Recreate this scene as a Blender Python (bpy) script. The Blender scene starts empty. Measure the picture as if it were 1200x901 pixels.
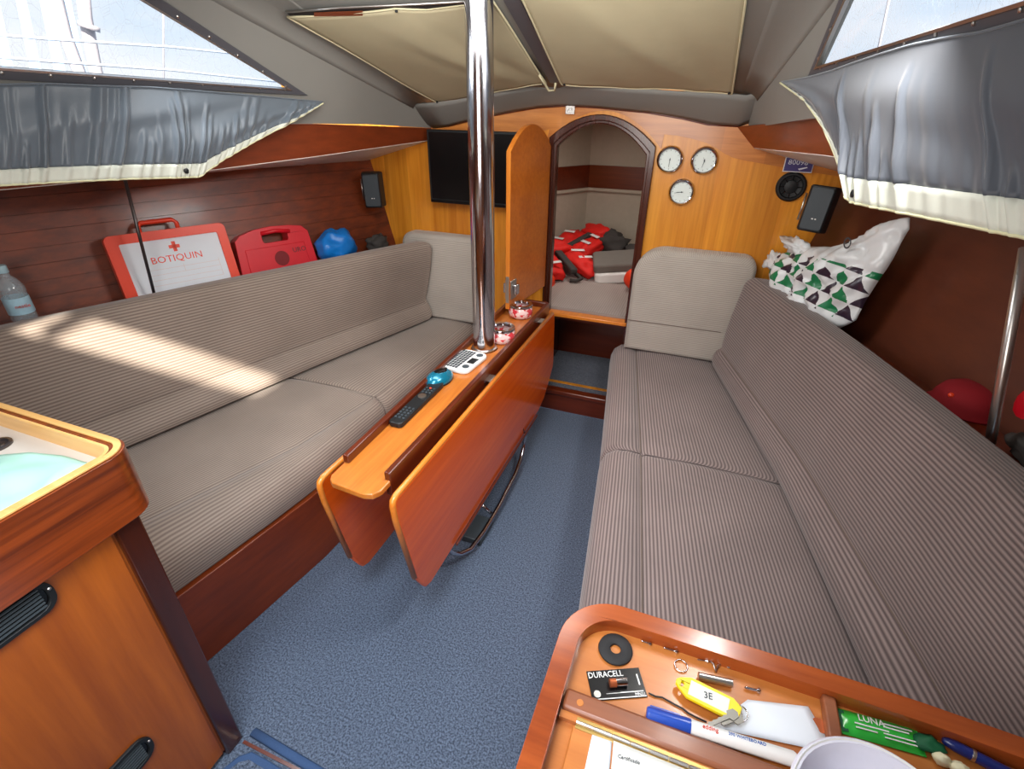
import bpy, bmesh, math, random
from mathutils import Vector, Matrix, noise
from mathutils.geometry import tessellate_polygon
random.seed(4)
scene = bpy.context.scene
col = scene.collection
PI = math.pi
V = Vector

# ------------------------------------------------------------------ camera
F = 590.0                                     # focal length in pixels at 1200 wide
def _n(a): return Vector(a).normalized()
_Z = -_n((-15, -1056.5, -F))
_Y = _n((255, 325.5, -F)); _Y = (_Y - _Z * _Y.dot(_Z)).normalized()
_X = _Y.cross(_Z)
CR = Matrix((_X, _Y, _Z))                     # camera axes -> cabin axes (x starboard, y forward, z up)
CAM = Vector((0, 0, 1.5))
cam_data = bpy.data.cameras.new('camera'); cam = bpy.data.objects.new('camera', cam_data); col.objects.link(cam)
cam_data.sensor_width = 36.0; cam_data.lens = F / 1200 * 36.0
cam_data.clip_start = 0.02; cam_data.clip_end = 500
cam.matrix_world = Matrix.Translation(CAM) @ CR.to_4x4()
scene.camera = cam

# ------------------------------------------------------------------ light and exposure
scene.view_settings.view_transform = 'Standard'; scene.view_settings.look = 'None'
scene.view_settings.gamma = 1.0; scene.view_settings.exposure = 0.0
scene.view_settings.use_curve_mapping = False
scene.render.film_transparent = False

def make_world():
    w = bpy.data.worlds.new('sky'); scene.world = w; w.use_nodes = True
    nt = w.node_tree; nt.nodes.clear(); N = nt.nodes.new; L = nt.links.new
    out = N('ShaderNodeOutputWorld'); bg = N('ShaderNodeBackground'); L(bg.outputs[0], out.inputs[0])
    tc = N('ShaderNodeTexCoord'); sp = N('ShaderNodeSeparateXYZ'); L(tc.outputs['Generated'], sp.inputs[0])
    ramp = N('ShaderNodeValToRGB'); L(sp.outputs[2], ramp.inputs[0])
    e = ramp.color_ramp.elements
    e[0].position = 0.0; e[0].color = (0.86, 0.90, 0.95, 1)
    e[1].position = 0.55; e[1].color = (0.42, 0.62, 0.92, 1)
    nz = N('ShaderNodeTexNoise'); nz.inputs['Scale'].default_value = 3.2; nz.inputs['Detail'].default_value = 5
    mp = N('ShaderNodeMapping'); mp.inputs['Scale'].default_value = (1, 1, 2.6); L(tc.outputs['Generated'], mp.inputs[0]); L(mp.outputs[0], nz.inputs[0])
    r2 = N('ShaderNodeValToRGB'); L(nz.outputs[0], r2.inputs[0]); r2.color_ramp.elements[0].position = .42; r2.color_ramp.elements[1].position = .62
    mx = N('ShaderNodeMix'); mx.data_type = 'RGBA'; L(r2.outputs[0], mx.inputs[0]); L(ramp.outputs[0], mx.inputs[6]); mx.inputs[7].default_value = (1.0, .97, .98, 1)
    L(mx.outputs[2], bg.inputs[0]); bg.inputs[1].default_value = 1.15
make_world()

def area(name, loc, target, sx, sy, power, color, spread=180):
    l = bpy.data.lights.new(name, 'AREA'); l.shape = 'RECTANGLE'; l.size = sx; l.size_y = sy
    l.energy = power; l.color = color; l.spread = math.radians(spread)
    o = bpy.data.objects.new(name, l); col.objects.link(o); o.location = loc
    d = (Vector(target) - Vector(loc)).normalized(); o.rotation_euler = d.to_track_quat('-Z', 'Y').to_euler()
    return o
SUN_DIR = Vector((1.25, -1.4, 1.28)).normalized()
sl = bpy.data.lights.new('sun', 'SUN'); sl.energy = 15.0; sl.angle = math.radians(1.4); sl.color = (1.0, .93, .80)
so = bpy.data.objects.new('sun', sl); col.objects.link(so); so.rotation_euler = SUN_DIR.to_track_quat('Z', 'Y').to_euler(); so.location = (2, -4, 6)
area('companionway_daylight', (-.45, -.42, 1.42), (-.55, 1.6, .75), .75, .75, 13.5, (1.0, .97, .93))
area('hatch_daylight', (-.42, .12, 1.82), (-.70, .85, 0), .5, .45, 7.5, (.86, .93, 1.0), 95)
area('window_daylight_right', (.235, 1.10, 1.70), (-.9, 1.4, .5), .45, .12, 8.5, (1.0, .97, .93), 150)
area('window_daylight_left', (-1.47, 1.0, 1.66), (-.2, 1.3, .5), .5, .12, 4.0, (.95, .98, 1.0), 150)
area('roof_window_daylight', (-.62, 1.25, 1.775), (-.62, 1.9, .6), .9, .35, 10, (1.0, .97, .92))
area('forepeak_hatch_daylight', (-.62, 3.0, 1.44), (-.62, 2.9, 0), .4, .4, 4.2, (1.0, .93, .86))

# ------------------------------------------------------------------ rays used to lay out surfaces at their real planes
def ray(u, v): return (CR @ Vector((u - 600, 450.5 - v, -F))).normalized()
def atz(u, v, z): d = ray(u, v); return CAM + d * ((z - CAM.z) / d.z)
def aty(u, v, y): d = ray(u, v); return CAM + d * (y / d.y)
def atx(u, v, x): d = ray(u, v); return CAM + d * (x / d.x)
def onpl(u, v, P, Nn):
    d = ray(u, v); return CAM + d * ((Vector(P) - CAM).dot(Vector(Nn)) / d.dot(Vector(Nn)))
def lerp(a, b, t): return a + (b - a) * t
def interp(x, xs, ys):
    if x <= xs[0]: return ys[0]
    for i in range(1, len(xs)):
        if x <= xs[i]: return lerp(ys[i-1], ys[i], (x - xs[i-1]) / (xs[i] - xs[i-1]))
    return ys[-1]

# ------------------------------------------------------------------ materials
def srgb(r, g, b):
    f = lambda c: (c/255/12.92) if c/255 <= .04045 else ((c/255+.055)/1.055)**2.4
    return (f(r), f(g), f(b), 1)
def base_mat(name):
    m = bpy.data.materials.new(name); m.use_nodes = True
    nt = m.node_tree; b = nt.nodes['Principled BSDF']
    return m, nt, b
def plain(name, rgb, rough=.5, metal=0, coat=0, noise_amt=.08, nscale=30, bump=0, trans=0, ior=1.45, sheen=0, alpha=1):
    m, nt, b = base_mat(name); N = nt.nodes.new; L = nt.links.new
    tc = N('ShaderNodeTexCoord'); nz = N('ShaderNodeTexNoise'); nz.inputs['Scale'].default_value = nscale; nz.inputs['Detail'].default_value = 4
    L(tc.outputs['Object'], nz.inputs[0])
    c = srgb(*rgb); mx = N('ShaderNodeMix'); mx.data_type = 'RGBA'; L(nz.outputs[0], mx.inputs[0])
    mx.inputs[6].default_value = tuple(min(1, x*(1-noise_amt)) for x in c[:3]) + (1,)
    mx.inputs[7].default_value = tuple(min(1, x*(1+noise_amt)) for x in c[:3]) + (1,)
    L(mx.outputs[2], b.inputs['Base Color'])
    b.inputs['Roughness'].default_value = rough; b.inputs['Metallic'].default_value = metal
    b.inputs['Coat Weight'].default_value = coat; b.inputs['Coat Roughness'].default_value = .12
    b.inputs['Transmission Weight'].default_value = trans; b.inputs['IOR'].default_value = ior
    b.inputs['Sheen Weight'].default_value = sheen; b.inputs['Alpha'].default_value = alpha
    if bump:
        bp = N('ShaderNodeBump'); bp.inputs['Strength'].default_value = bump; bp.inputs['Distance'].default_value = .004
        L(nz.outputs[0], bp.inputs['Height']); L(bp.outputs[0], b.inputs['Normal'])
    return m
def wood(name, lo, hi, axis='x', grain=70, stretch=14, rough=.3, coat=.4, contrast=1.0, strips=None, strip_axis=0, strip_amt=.22):
    """axis = direction of the grain; strips = width of veneer leaves in metres"""
    m, nt, b = base_mat(name); N = nt.nodes.new; L = nt.links.new
    tc = N('ShaderNodeTexCoord'); mp = N('ShaderNodeMapping'); s = [1, 1, 1]; s['xyz'.index(axis)] = 1.0 / stretch
    mp.inputs['Scale'].default_value = s; L(tc.outputs['Object'], mp.inputs[0])
    nz = N('ShaderNodeTexNoise'); nz.inputs['Scale'].default_value = grain; nz.inputs['Detail'].default_value = 6; nz.inputs['Roughness'].default_value = .62
    L(mp.outputs[0], nz.inputs[0])
    big = N('ShaderNodeTexNoise'); big.inputs['Scale'].default_value = grain * .14; big.inputs['Detail'].default_value = 2; big.inputs['Distortion'].default_value = .8
    L(mp.outputs[0], big.inputs[0])
    add = N('ShaderNodeMath'); add.operation = 'MULTIPLY_ADD'; L(nz.outputs[0], add.inputs[0]); add.inputs[1].default_value = .55
    sc = N('ShaderNodeMath'); sc.operation = 'MULTIPLY'; L(big.outputs[0], sc.inputs[0]); sc.inputs[1].default_value = .45
    L(sc.outputs[0], add.inputs[2])
    ramp = N('ShaderNodeValToRGB'); L(add.outputs[0], ramp.inputs[0])
    ramp.color_ramp.elements[0].position = .5 - .16 / contrast; ramp.color_ramp.elements[0].color = srgb(*lo)
    ramp.color_ramp.elements[1].position = .5 + .16 / contrast; ramp.color_ramp.elements[1].color = srgb(*hi)
    colr = ramp.outputs[0]
    if strips:
        sp = N('ShaderNodeSeparateXYZ'); L(tc.outputs['Object'], sp.inputs[0])
        dv = N('ShaderNodeMath'); dv.operation = 'DIVIDE'; L(sp.outputs[strip_axis], dv.inputs[0]); dv.inputs[1].default_value = strips
        fl = N('ShaderNodeMath'); fl.operation = 'FLOOR'; L(dv.outputs[0], fl.inputs[0])
        wn = N('ShaderNodeTexWhiteNoise'); wn.noise_dimensions = '1D'; L(fl.outputs[0], wn.inputs['W'])
        mr = N('ShaderNodeMapRange'); L(wn.outputs['Value'], mr.inputs[0]); mr.inputs[3].default_value = 1 - strip_amt; mr.inputs[4].default_value = 1 + strip_amt
        hs = N('ShaderNodeHueSaturation'); L(ramp.outputs[0], hs.inputs['Color']); L(mr.outputs[0], hs.inputs['Value']); colr = hs.outputs[0]
    L(colr, b.inputs['Base Color'])
    b.inputs['Roughness'].default_value = rough; b.inputs['Coat Weight'].default_value = coat; b.inputs['Coat Roughness'].default_value = .15
    bp = N('ShaderNodeBump'); bp.inputs['Strength'].default_value = .12; bp.inputs['Distance'].default_value = .001
    L(nz.outputs[0], bp.inputs['Height']); L(bp.outputs[0], b.inputs['Normal'])
    return m
def corduroy(name, hi, lo, pitch=.0105):
    m, nt, b = base_mat(name); N = nt.nodes.new; L = nt.links.new
    uv = N('ShaderNodeUVMap'); uv.uv_map = 'UVMap'; sp = N('ShaderNodeSeparateXYZ'); L(uv.outputs[0], sp.inputs[0])
    k = N('ShaderNodeMath'); k.operation = 'MULTIPLY'; L(sp.outputs[0], k.inputs[0]); k.inputs[1].default_value = 2*PI/pitch
    s = N('ShaderNodeMath'); s.operation = 'SINE'; L(k.outputs[0], s.inputs[0])
    mr = N('ShaderNodeMapRange'); L(s.outputs[0], mr.inputs[0]); mr.inputs[1].default_value = -1; mr.inputs[2].default_value = 1
    tc = N('ShaderNodeTexCoord'); nz = N('ShaderNodeTexNoise'); nz.inputs['Scale'].default_value = 5; nz.inputs['Detail'].default_value = 5; L(tc.outputs['Object'], nz.inputs[0])
    fn = N('ShaderNodeTexNoise'); fn.inputs['Scale'].default_value = 380; L(tc.outputs['Object'], fn.inputs[0])
    mx = N('ShaderNodeMix'); mx.data_type = 'RGBA'; L(mr.outputs[0], mx.inputs[0]); mx.inputs[6].default_value = srgb(*lo); mx.inputs[7].default_value = srgb(*hi)
    hs = N('ShaderNodeHueSaturation'); L(mx.outputs[2], hs.inputs['Color'])
    ad = N('ShaderNodeMath'); ad.operation = 'ADD'; L(nz.outputs[0], ad.inputs[0])
    f2 = N('ShaderNodeMath'); f2.operation = 'MULTIPLY'; L(fn.outputs[0], f2.inputs[0]); f2.inputs[1].default_value = .35; L(f2.outputs[0], ad.inputs[1])
    m2 = N('ShaderNodeMapRange'); L(ad.outputs[0], m2.inputs[0]); m2.inputs[1].default_value = .3; m2.inputs[2].default_value = 1.1; m2.inputs[3].default_value = .82; m2.inputs[4].default_value = 1.14
    L(m2.outputs[0], hs.inputs['Value']); L(hs.outputs[0], b.inputs['Base Color'])
    b.inputs['Roughness'].default_value = .9; b.inputs['Sheen Weight'].default_value = .25
    bp = N('ShaderNodeBump'); bp.inputs['Strength'].default_value = .5; bp.inputs['Distance'].default_value = .0015
    L(mr.outputs[0], bp.inputs['Height']); L(bp.outputs[0], b.inputs['Normal'])
    return m
def carpet(name, lo, hi, scale=260):
    m, nt, b = base_mat(name); N = nt.nodes.new; L = nt.links.new
    tc = N('ShaderNodeTexCoord'); nz = N('ShaderNodeTexNoise'); nz.inputs['Scale'].default_value = scale; nz.inputs['Detail'].default_value = 3; nz.inputs['Roughness'].default_value = .7
    L(tc.outputs['Object'], nz.inputs[0])
    r = N('ShaderNodeValToRGB'); L(nz.outputs[0], r.inputs[0]); r.color_ramp.elements[0].position = .38; r.color_ramp.elements[1].position = .64
    r.color_ramp.elements[0].color = srgb(*lo); r.color_ramp.elements[1].color = srgb(*hi); L(r.outputs[0], b.inputs['Base Color'])
    b.inputs['Roughness'].default_value = 1; b.inputs['Sheen Weight'].default_value = .2
    bp = N('ShaderNodeBump'); bp.inputs['Strength'].default_value = .9; bp.inputs['Distance'].default_value = .004
    L(nz.outputs[0], bp.inputs['Height']); L(bp.outputs[0], b.inputs['Normal'])
    return m
def pane_mat(name):
    """crazed acrylic: mostly see-through, a fine net of pale cracks and dust"""
    m, nt, b = base_mat(name); N = nt.nodes.new; L = nt.links.new
    out = nt.nodes['Material Output']
    tr = N('ShaderNodeBsdfTransparent'); gl = N('ShaderNodeBsdfGlossy'); gl.inputs['Roughness'].default_value = .05
    tr.inputs[0].default_value = (.93, .97, 1, 1)
    fr = N('ShaderNodeFresnel'); fr.inputs[0].default_value = 1.45
    m1 = N('ShaderNodeMixShader'); ge = N('ShaderNodeNewGeometry'); inv_ = N('ShaderNodeMath'); inv_.operation = 'SUBTRACT'; inv_.inputs[0].default_value = 1; L(ge.outputs['Backfacing'], inv_.inputs[1]); fm = N('ShaderNodeMath'); fm.operation = 'MULTIPLY'; L(fr.outputs[0], fm.inputs[0]); L(inv_.outputs[0], fm.inputs[1]); L(fm.outputs[0], m1.inputs[0]); L(tr.outputs[0], m1.inputs[1]); L(gl.outputs[0], m1.inputs[2])
    tc = N('ShaderNodeTexCoord'); vo = N('ShaderNodeTexVoronoi'); vo.feature = 'DISTANCE_TO_EDGE'; vo.inputs['Scale'].default_value = 26
    mp = N('ShaderNodeMapping'); mp.inputs['Rotation'].default_value = (.4, .3, .5); mp.inputs['Scale'].default_value = (1, 1.7, 1)
    L(tc.outputs['Object'], mp.inputs[0]); L(mp.outputs[0], vo.inputs[0])
    lt = N('ShaderNodeMath'); lt.operation = 'LESS_THAN'; L(vo.outputs[0], lt.inputs[0]); lt.inputs[1].default_value = .018
    ml = N('ShaderNodeMath'); ml.operation = 'MULTIPLY_ADD'; L(lt.outputs[0], ml.inputs[0]); ml.inputs[1].default_value = .10; ml.inputs[2].default_value = .03
    df = N('ShaderNodeBsdfDiffuse'); df.inputs[0].default_value = (.75, .78, .85, 1)
    m2 = N('ShaderNodeMixShader'); L(ml.outputs[0], m2.inputs[0]); L(m1.outputs[0], m2.inputs[1]); L(df.outputs[0], m2.inputs[2])
    L(m2.outputs[0], out.inputs[0])
    return m

M = {}
M['teak_bulk'] = wood('teak bulkhead veneer', (200, 118, 26), (236, 160, 52), 'z', 55, 22, .32, .35, 1.1, strips=.135, strip_axis=0, strip_amt=.13)
M['teak_band'] = wood('teak top band', (172, 96, 34), (218, 142, 66), 'x', 50, 12, .3, .5, strips=.17, strip_axis=0, strip_amt=.15)
M['teak_light'] = wood('light teak', (170, 88, 28), (208, 128, 52), 'y', 60, 16, .3, .45)
M['teak_door'] = wood('teak door', (170, 84, 20), (200, 112, 34), 'z', 50, 20, .34, .3)
M['teak_red'] = wood('varnished red teak', (212, 78, 8), (240, 104, 18), 'y', 45, 16, .25, .6)
M['teak_edge'] = wood('teak edge', (205, 110, 30), (228, 140, 50), 'y', 60, 18, .3, .4)
M['mahog'] = wood('dark mahogany', (74, 26, 10), (108, 42, 18), 'y', 50, 18, .28, .5)
M['mahog_x'] = wood('dark mahogany across', (80, 28, 12), (112, 44, 20), 'x', 50, 18, .28, .5)
M['mahog_z'] = wood('dark mahogany upright', (46, 18, 10), (76, 30, 15), 'z', 50, 18, .25, .6)
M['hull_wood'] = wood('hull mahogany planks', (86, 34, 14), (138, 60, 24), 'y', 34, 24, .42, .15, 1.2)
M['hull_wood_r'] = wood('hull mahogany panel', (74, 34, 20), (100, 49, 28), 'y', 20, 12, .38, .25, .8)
M['beam'] = wood('red brown deck beam', (112, 46, 18), (142, 62, 26), 'y', 40, 20, .45, .25)
M['apron'] = wood('galley apron', (84, 32, 10), (150, 66, 20), 'y', 60, 30, .28, .5, 1.4)
M['galley_panel'] = wood('galley panel', (138, 64, 14), (176, 92, 24), 'z', 44, 14, .33, .3)
M['rim_red'] = wood('varnished rim', (128, 54, 22), (172, 84, 36), 'x', 45, 10, .22, .6)
M['nav_wood'] = wood('chart table teak', (172, 96, 40), (202, 126, 60), 'x', 40, 12, .35, .3)
M['divider'] = wood('nav divider wood', (120, 66, 40), (150, 88, 56), 'x', 50, 14, .4, .2)
M['rim_pale'] = wood('pale teak lip', (206, 150, 80), (236, 190, 120), 'x', 50, 20, .35, .3)
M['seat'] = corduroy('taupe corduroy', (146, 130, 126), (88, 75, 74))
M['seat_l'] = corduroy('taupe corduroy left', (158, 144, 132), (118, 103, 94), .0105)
M['seat_end'] = corduroy('taupe corduroy end', (188, 180, 170), (164, 156, 147), .009)
M['mattress'] = corduroy('berth corduroy', (160, 146, 138), (138, 124, 118), .012)
M['piping'] = plain('seam piping', (112, 98, 90), .85)
M['carpet'] = carpet('blue grey carpet', (42, 54, 74), (108, 124, 148), 190)
M['carpet_step'] = carpet('step carpet', (52, 56, 68), (98, 104, 120), 190)
M['carpet_edge'] = plain('carpet binding', (54, 80, 120), .9, nscale=300, noise_amt=.2)
M['liner'] = plain('headliner vinyl', (138, 137, 132), .55, nscale=6, noise_amt=.05, bump=.1)
M['liner_fore'] = plain('forepeak liner', (176, 166, 150), .7)
M['soffit'] = plain('soffit vinyl', (236, 228, 220), .5)
M['blind'] = plain('beige canvas', (190, 180, 148), .85, nscale=14, noise_amt=.06, bump=.25)
M['blind_edge'] = plain('cream binding', (214, 206, 170), .8)
M['frame'] = plain('window frame grey', (84, 84, 90), .4, coat=.1)
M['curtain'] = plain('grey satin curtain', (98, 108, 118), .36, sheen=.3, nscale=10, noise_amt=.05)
M['curtain_right'] = plain('grey satin curtain right', (80, 86, 96), .5, sheen=.3, nscale=10, noise_amt=.05)  # same cloth in a darker copy, shade put into the colour against lamp glare
M['hem'] = plain('pale hem tape', (214, 218, 206), .75)
M['hem_edge'] = plain('cream hem piping', (222, 220, 180), .7)
M['chrome'] = plain('polished steel', (205, 205, 212), .13, metal=1, nscale=16, noise_amt=.1, bump=.04)
M['steel'] = plain('satin steel', (205, 202, 198), .32, metal=1)
M['rod'] = plain('dark steel rod', (90, 84, 84), .3, metal=.8)
M['black'] = plain('black plastic', (26, 28, 30), .45)
M['black_soft'] = plain('black rubber', (34, 34, 36), .7)
M['slate'] = plain('slate grille', (62, 70, 76), .55)
M['screen'] = plain('dark screen', (14, 14, 15), .22)
M['black_gloss'] = plain('glossy black', (12, 12, 14), .25)
M['dial'] = plain('dial face', (222, 232, 228), .5, noise_amt=.02)
M['ink'] = plain('dark ink', (60, 64, 70), .7)
M['ink_red'] = plain('red ink', (214, 70, 44), .7)
M['ink_blue'] = plain('blue ink', (60, 100, 170), .7)
M['ink_pale'] = plain('pale red lines', (222, 190, 178), .7)
M['white'] = plain('white plastic', (232, 232, 230), .4, noise_amt=.02)
M['white_top'] = plain('off white worktop', (206, 198, 188), .35, noise_amt=.02)
M['paper'] = plain('paper', (226, 232, 240), .8, noise_amt=.02)
M['paper_warm'] = plain('paper warm', (220, 220, 216), .8, noise_amt=.02)
M['orange'] = plain('orange red plastic', (232, 66, 34), .4, coat=.1, noise_amt=.03)
M['red'] = plain('red plastic', (206, 18, 36), .38, coat=.1, noise_amt=.04)
M['red_dark'] = plain('dark red felt', (136, 14, 26), .85)
M['red_mark'] = plain('moulded mark', (120, 14, 22), .6)
M['blue_bag'] = plain('blue plastic bag', (22, 120, 206), .35, bump=.3)
M['jacket'] = plain('life jacket fabric', (214, 26, 18), .7, nscale=40, noise_amt=.15, bump=.3)
M['orange_buoy'] = plain('orange buoy', (236, 62, 24), .5)
M['reflective'] = plain('reflective strip', (226, 226, 226), .5)
M['dark_fabric'] = plain('dark grey fabric', (62, 58, 56), .9, bump=.3)
M['grey_fabric'] = plain('grey cover', (110, 104, 98), .85)
M['mint'] = plain('mint cloth', (168, 214, 200), .8, nscale=20, noise_amt=.06, bump=.2)
M['teal'] = plain('teal metallic', (14, 120, 150), .25, metal=.35, coat=.6)
M['label_blue'] = plain('blue plate', (70, 62, 120), .4)
M['yellow'] = plain('yellow plastic', (240, 214, 20), .4, noise_amt=.02)
M['blue_cap'] = plain('blue cap', (28, 70, 168), .35, coat=.3)
M['navy'] = plain('navy plastic', (24, 40, 110), .3, coat=.4)
M['copper'] = plain('copper', (200, 110, 70), .3, metal=.7)
M['key_metal'] = plain('dull nickel', (120, 118, 112), .4, metal=.8)
M['brass'] = plain('brass', (190, 160, 96), .35, metal=.9)
M['green'] = plain('green wrapper', (44, 176, 60), .3, coat=.5, noise_amt=.15, nscale=60)
M['green_dark'] = plain('dark green', (14, 92, 56), .6)
M['green_print'] = plain('green print', (20, 130, 82), .5)
M['purple_print'] = plain('dark print', (52, 38, 58), .5)
M['bag'] = plain('white plastic bag', (222, 226, 228), .35, coat=.2, nscale=12, bump=.25)
M['milk'] = plain('milky plastic', (222, 222, 236), .35)
M['garlic'] = plain('cream wax', (232, 226, 190), .6)
M['glass_red'] = plain('red and white glass', (222, 120, 118), .12, coat=.8, nscale=110, noise_amt=.75, trans=.25)
def mosaic(name, a, b_, scale):
    m, nt, bs = base_mat(name); N = nt.nodes.new; L = nt.links.new
    tc = N('ShaderNodeTexCoord'); vo = N('ShaderNodeTexNoise'); vo.inputs['Scale'].default_value = scale; vo.inputs['Detail'].default_value = 1; L(tc.outputs['Object'], vo.inputs[0])
    r = N('ShaderNodeValToRGB'); L(vo.outputs[0], r.inputs[0]); r.color_ramp.elements[0].position = .44; r.color_ramp.elements[1].position = .54
    r.color_ramp.elements[0].color = srgb(*a); r.color_ramp.elements[1].color = srgb(*b_); L(r.outputs[0], bs.inputs['Base Color'])
    bs.inputs['Roughness'].default_value = .12; bs.inputs['Coat Weight'].default_value = .8; return m
M['glass_red'] = mosaic('red and white mosaic glass', (216, 60, 70), (242, 208, 204), 75)
M['base_red'] = wood('settee base board', (104, 40, 12), (138, 58, 18), 'y', 40, 18, .4, .25)
M['bottle'] = plain('clear plastic', (190, 210, 235), .06, coat=1, noise_amt=.5, nscale=30, alpha=.38)
M['water_label'] = plain('bottle label', (176, 214, 232), .4, noise_amt=.15, nscale=60)
M['cap_blue'] = plain('pale blue cap', (172, 208, 220), .5)
M['pane'] = pane_mat('crazed acrylic pane')
M['boat_white'] = plain('far white hull', (236, 238, 245), .6)
M['boat_blue'] = plain('far blue cover', (178, 204, 240), .7)
M['mast_far'] = plain('far mast', (190, 176, 176), .4)
M['sea'] = plain('water', (110, 130, 150), .15, bump=.4)
M['pier'] = plain('pier concrete', (190, 186, 178), .9)
M['void'] = plain('dark recess', (44, 40, 40), .8)  # near-black tone; on the roof strip it is painted in place of shade

# ------------------------------------------------------------------ mesh builder
class MB:
    def __init__(s): s.v = []; s.f = []; s.uv = []
    def add(s, vs, fs, T=None, uvs=None):
        o = len(s.v)
        s.v += [tuple(T @ Vector(p)) if T else tuple(p) for p in vs]
        for i, f in enumerate(fs):
            s.f.append([o + k for k in f]); s.uv.append(uvs[i] if uvs else None)
        return s
    def box(s, x0, x1, y0, y1, z0, z1, T=None):
        vs = [(x, y, z) for z in (z0, z1) for y in (y0, y1) for x in (x0, x1)]
        return s.add(vs, [(0,2,3,1), (4,5,7,6), (0,1,5,4), (2,6,7,3), (0,4,6,2), (1,3,7,5)], T)
    def prism(s, poly, z0, z1, T=None):
        n = len(poly)
        a = sum(poly[i][0]*poly[(i+1) % n][1] - poly[(i+1) % n][0]*poly[i][1] for i in range(n))
        if a < 0: poly = poly[::-1]
        vs = [(p[0], p[1], z0) for p in poly] + [(p[0], p[1], z1) for p in poly]
        fs = [tuple(range(n-1, -1, -1)), tuple(range(n, 2*n))] + [(i, (i+1) % n, n+(i+1) % n, n+i) for i in range(n)]
        return s.add(vs, fs, T)
    def lathe(s, prof, seg=24, T=None, caps=True):
        vs = []; fs = []
        for r, z in prof:
            for k in range(seg): a = 2*PI*k/seg; vs.append((r*math.cos(a), r*math.sin(a), z))
        for i in range(len(prof)-1):
            for k in range(seg): k2 = (k+1) % seg; fs.append((i*seg+k, i*seg+k2, (i+1)*seg+k2, (i+1)*seg+k))
        if caps:
            if prof[0][0] > 1e-6: fs.append(tuple(range(seg-1, -1, -1)))
            if prof[-1][0] > 1e-6: fs.append(tuple((len(prof)-1)*seg + k for k in range(seg)))
        return s.add(vs, fs, T)
    def tube(s, path, r, seg=10, T=None, closed=False):
        P = [Vector(p) for p in path]; n = len(P); vs = []; fs = []; up = None
        for i in range(n):
            if closed: t = (P[(i+1) % n] - P[i-1]).normalized()
            else: t = (P[min(i+1, n-1)] - P[max(i-1, 0)]).normalized()
            if up is None: up = t.orthogonal().normalized()
            up = (up - t*up.dot(t)).normalized(); w = t.cross(up)
            rr = r[i] if isinstance(r, (list, tuple)) else r
            for k in range(seg): a = 2*PI*k/seg; vs.append(P[i] + (up*math.cos(a) + w*math.sin(a))*rr)
        m = n if closed else n-1
        for i in range(m):
            j = (i+1) % n
            for k in range(seg): k2 = (k+1) % seg; fs.append((i*seg+k, i*seg+k2, j*seg+k2, j*seg+k))
        if not closed: fs.append(tuple(range(seg-1, -1, -1))); fs.append(tuple((n-1)*seg+k for k in range(seg)))
        return s.add(vs, fs, T)
    def loft(s, rows, closed=True, caps=True, T=None):
        """rows: list of cross-sections; UV.x runs along the cross-section, UV.y along the loft, both in metres"""
        n = len(rows[0]); vs = [p for r in rows for p in r]; fs = []; uvs = []
        mid = rows[len(rows)//2]; arc = [0]
        for k in range(n): arc.append(arc[-1] + (Vector(mid[(k+1) % n]) - Vector(mid[k])).length)
        ln = [0]
        for i in range(len(rows)-1): ln.append(ln[-1] + (Vector(rows[i+1][0]) - Vector(rows[i][0])).length)
        for i in range(len(rows)-1):
            for k in range(n if closed else n-1):
                k2 = (k+1) % n; fs.append((i*n+k, i*n+k2, (i+1)*n+k2, (i+1)*n+k))
                uvs.append([(arc[k], ln[i]), (arc[k+1], ln[i]), (arc[k+1], ln[i+1]), (arc[k], ln[i+1])])
        if caps and closed:
            fs.append(tuple(range(n-1, -1, -1))); uvs.append([(rows[0][k][2], 0) for k in range(n-1, -1, -1)])
            e = len(rows)-1; fs.append(tuple(e*n+k for k in range(n))); uvs.append([(rows[e][k][2], 0) for k in range(n)])
        return s.add(vs, fs, T, uvs)
    def grid(s, fn, nu, nv, T=None):
        vs = [fn(i/nu, j/nv) for j in range(nv+1) for i in range(nu+1)]; fs = []; uvs = []
        for j in range(nv):
            for i in range(nu):
                fs.append((j*(nu+1)+i, j*(nu+1)+i+1, (j+1)*(nu+1)+i+1, (j+1)*(nu+1)+i))
                uvs.append([(i/nu, j/nv), ((i+1)/nu, j/nv), ((i+1)/nu, (j+1)/nv), (i/nu, (j+1)/nv)])
        return s.add(vs, fs, T, uvs)
    def ball(s, c, rx, ry, rz, seg=16, rings=10, T=None, wob=0, seed=0):
        vs = []; fs = []
        for j in range(rings+1):
            th = PI*j/rings
            for k in range(seg):
                a = 2*PI*k/seg; d = Vector((math.sin(th)*math.cos(a), math.sin(th)*math.sin(a), math.cos(th)))
                q = 1 + (wob*noise.noise(d*1.8 + Vector((seed+.37, seed*.7, .41))) - wob*.5*abs(noise.noise(d*4.5 + Vector((seed*.9, .3, seed)))) if wob else 0)
                vs.append((c[0]+d.x*rx*q, c[1]+d.y*ry*q, c[2]+d.z*rz*q))
        for j in range(rings):
            for k in range(seg): k2 = (k+1) % seg; fs.append((j*seg+k, (j+1)*seg+k, (j+1)*seg+k2, j*seg+k2))
        return s.add(vs, fs, T)
    def plate(s, outer, holes, thick, T=None):
        """flat plate in local xy with holes, thickness along +z (thick)"""
        loops = [outer] + holes
        tris = tessellate_polygon([[Vector((p[0], p[1], 0)) for p in l] for l in loops])
        flat = [p for l in loops for p in l]; n = len(flat)
        vs = [(p[0], p[1], 0) for p in flat] + [(p[0], p[1], thick) for p in flat]
        fs = [tuple(t) for t in tris] + [tuple(n+k for k in reversed(t)) for t in tris]
        o = 0
        for l in loops:
            m = len(l)
            for i in range(m): fs.append((o+i, o+(i+1) % m, n+o+(i+1) % m, n+o+i))
            o += m
        return s.add(vs, fs, T)
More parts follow.
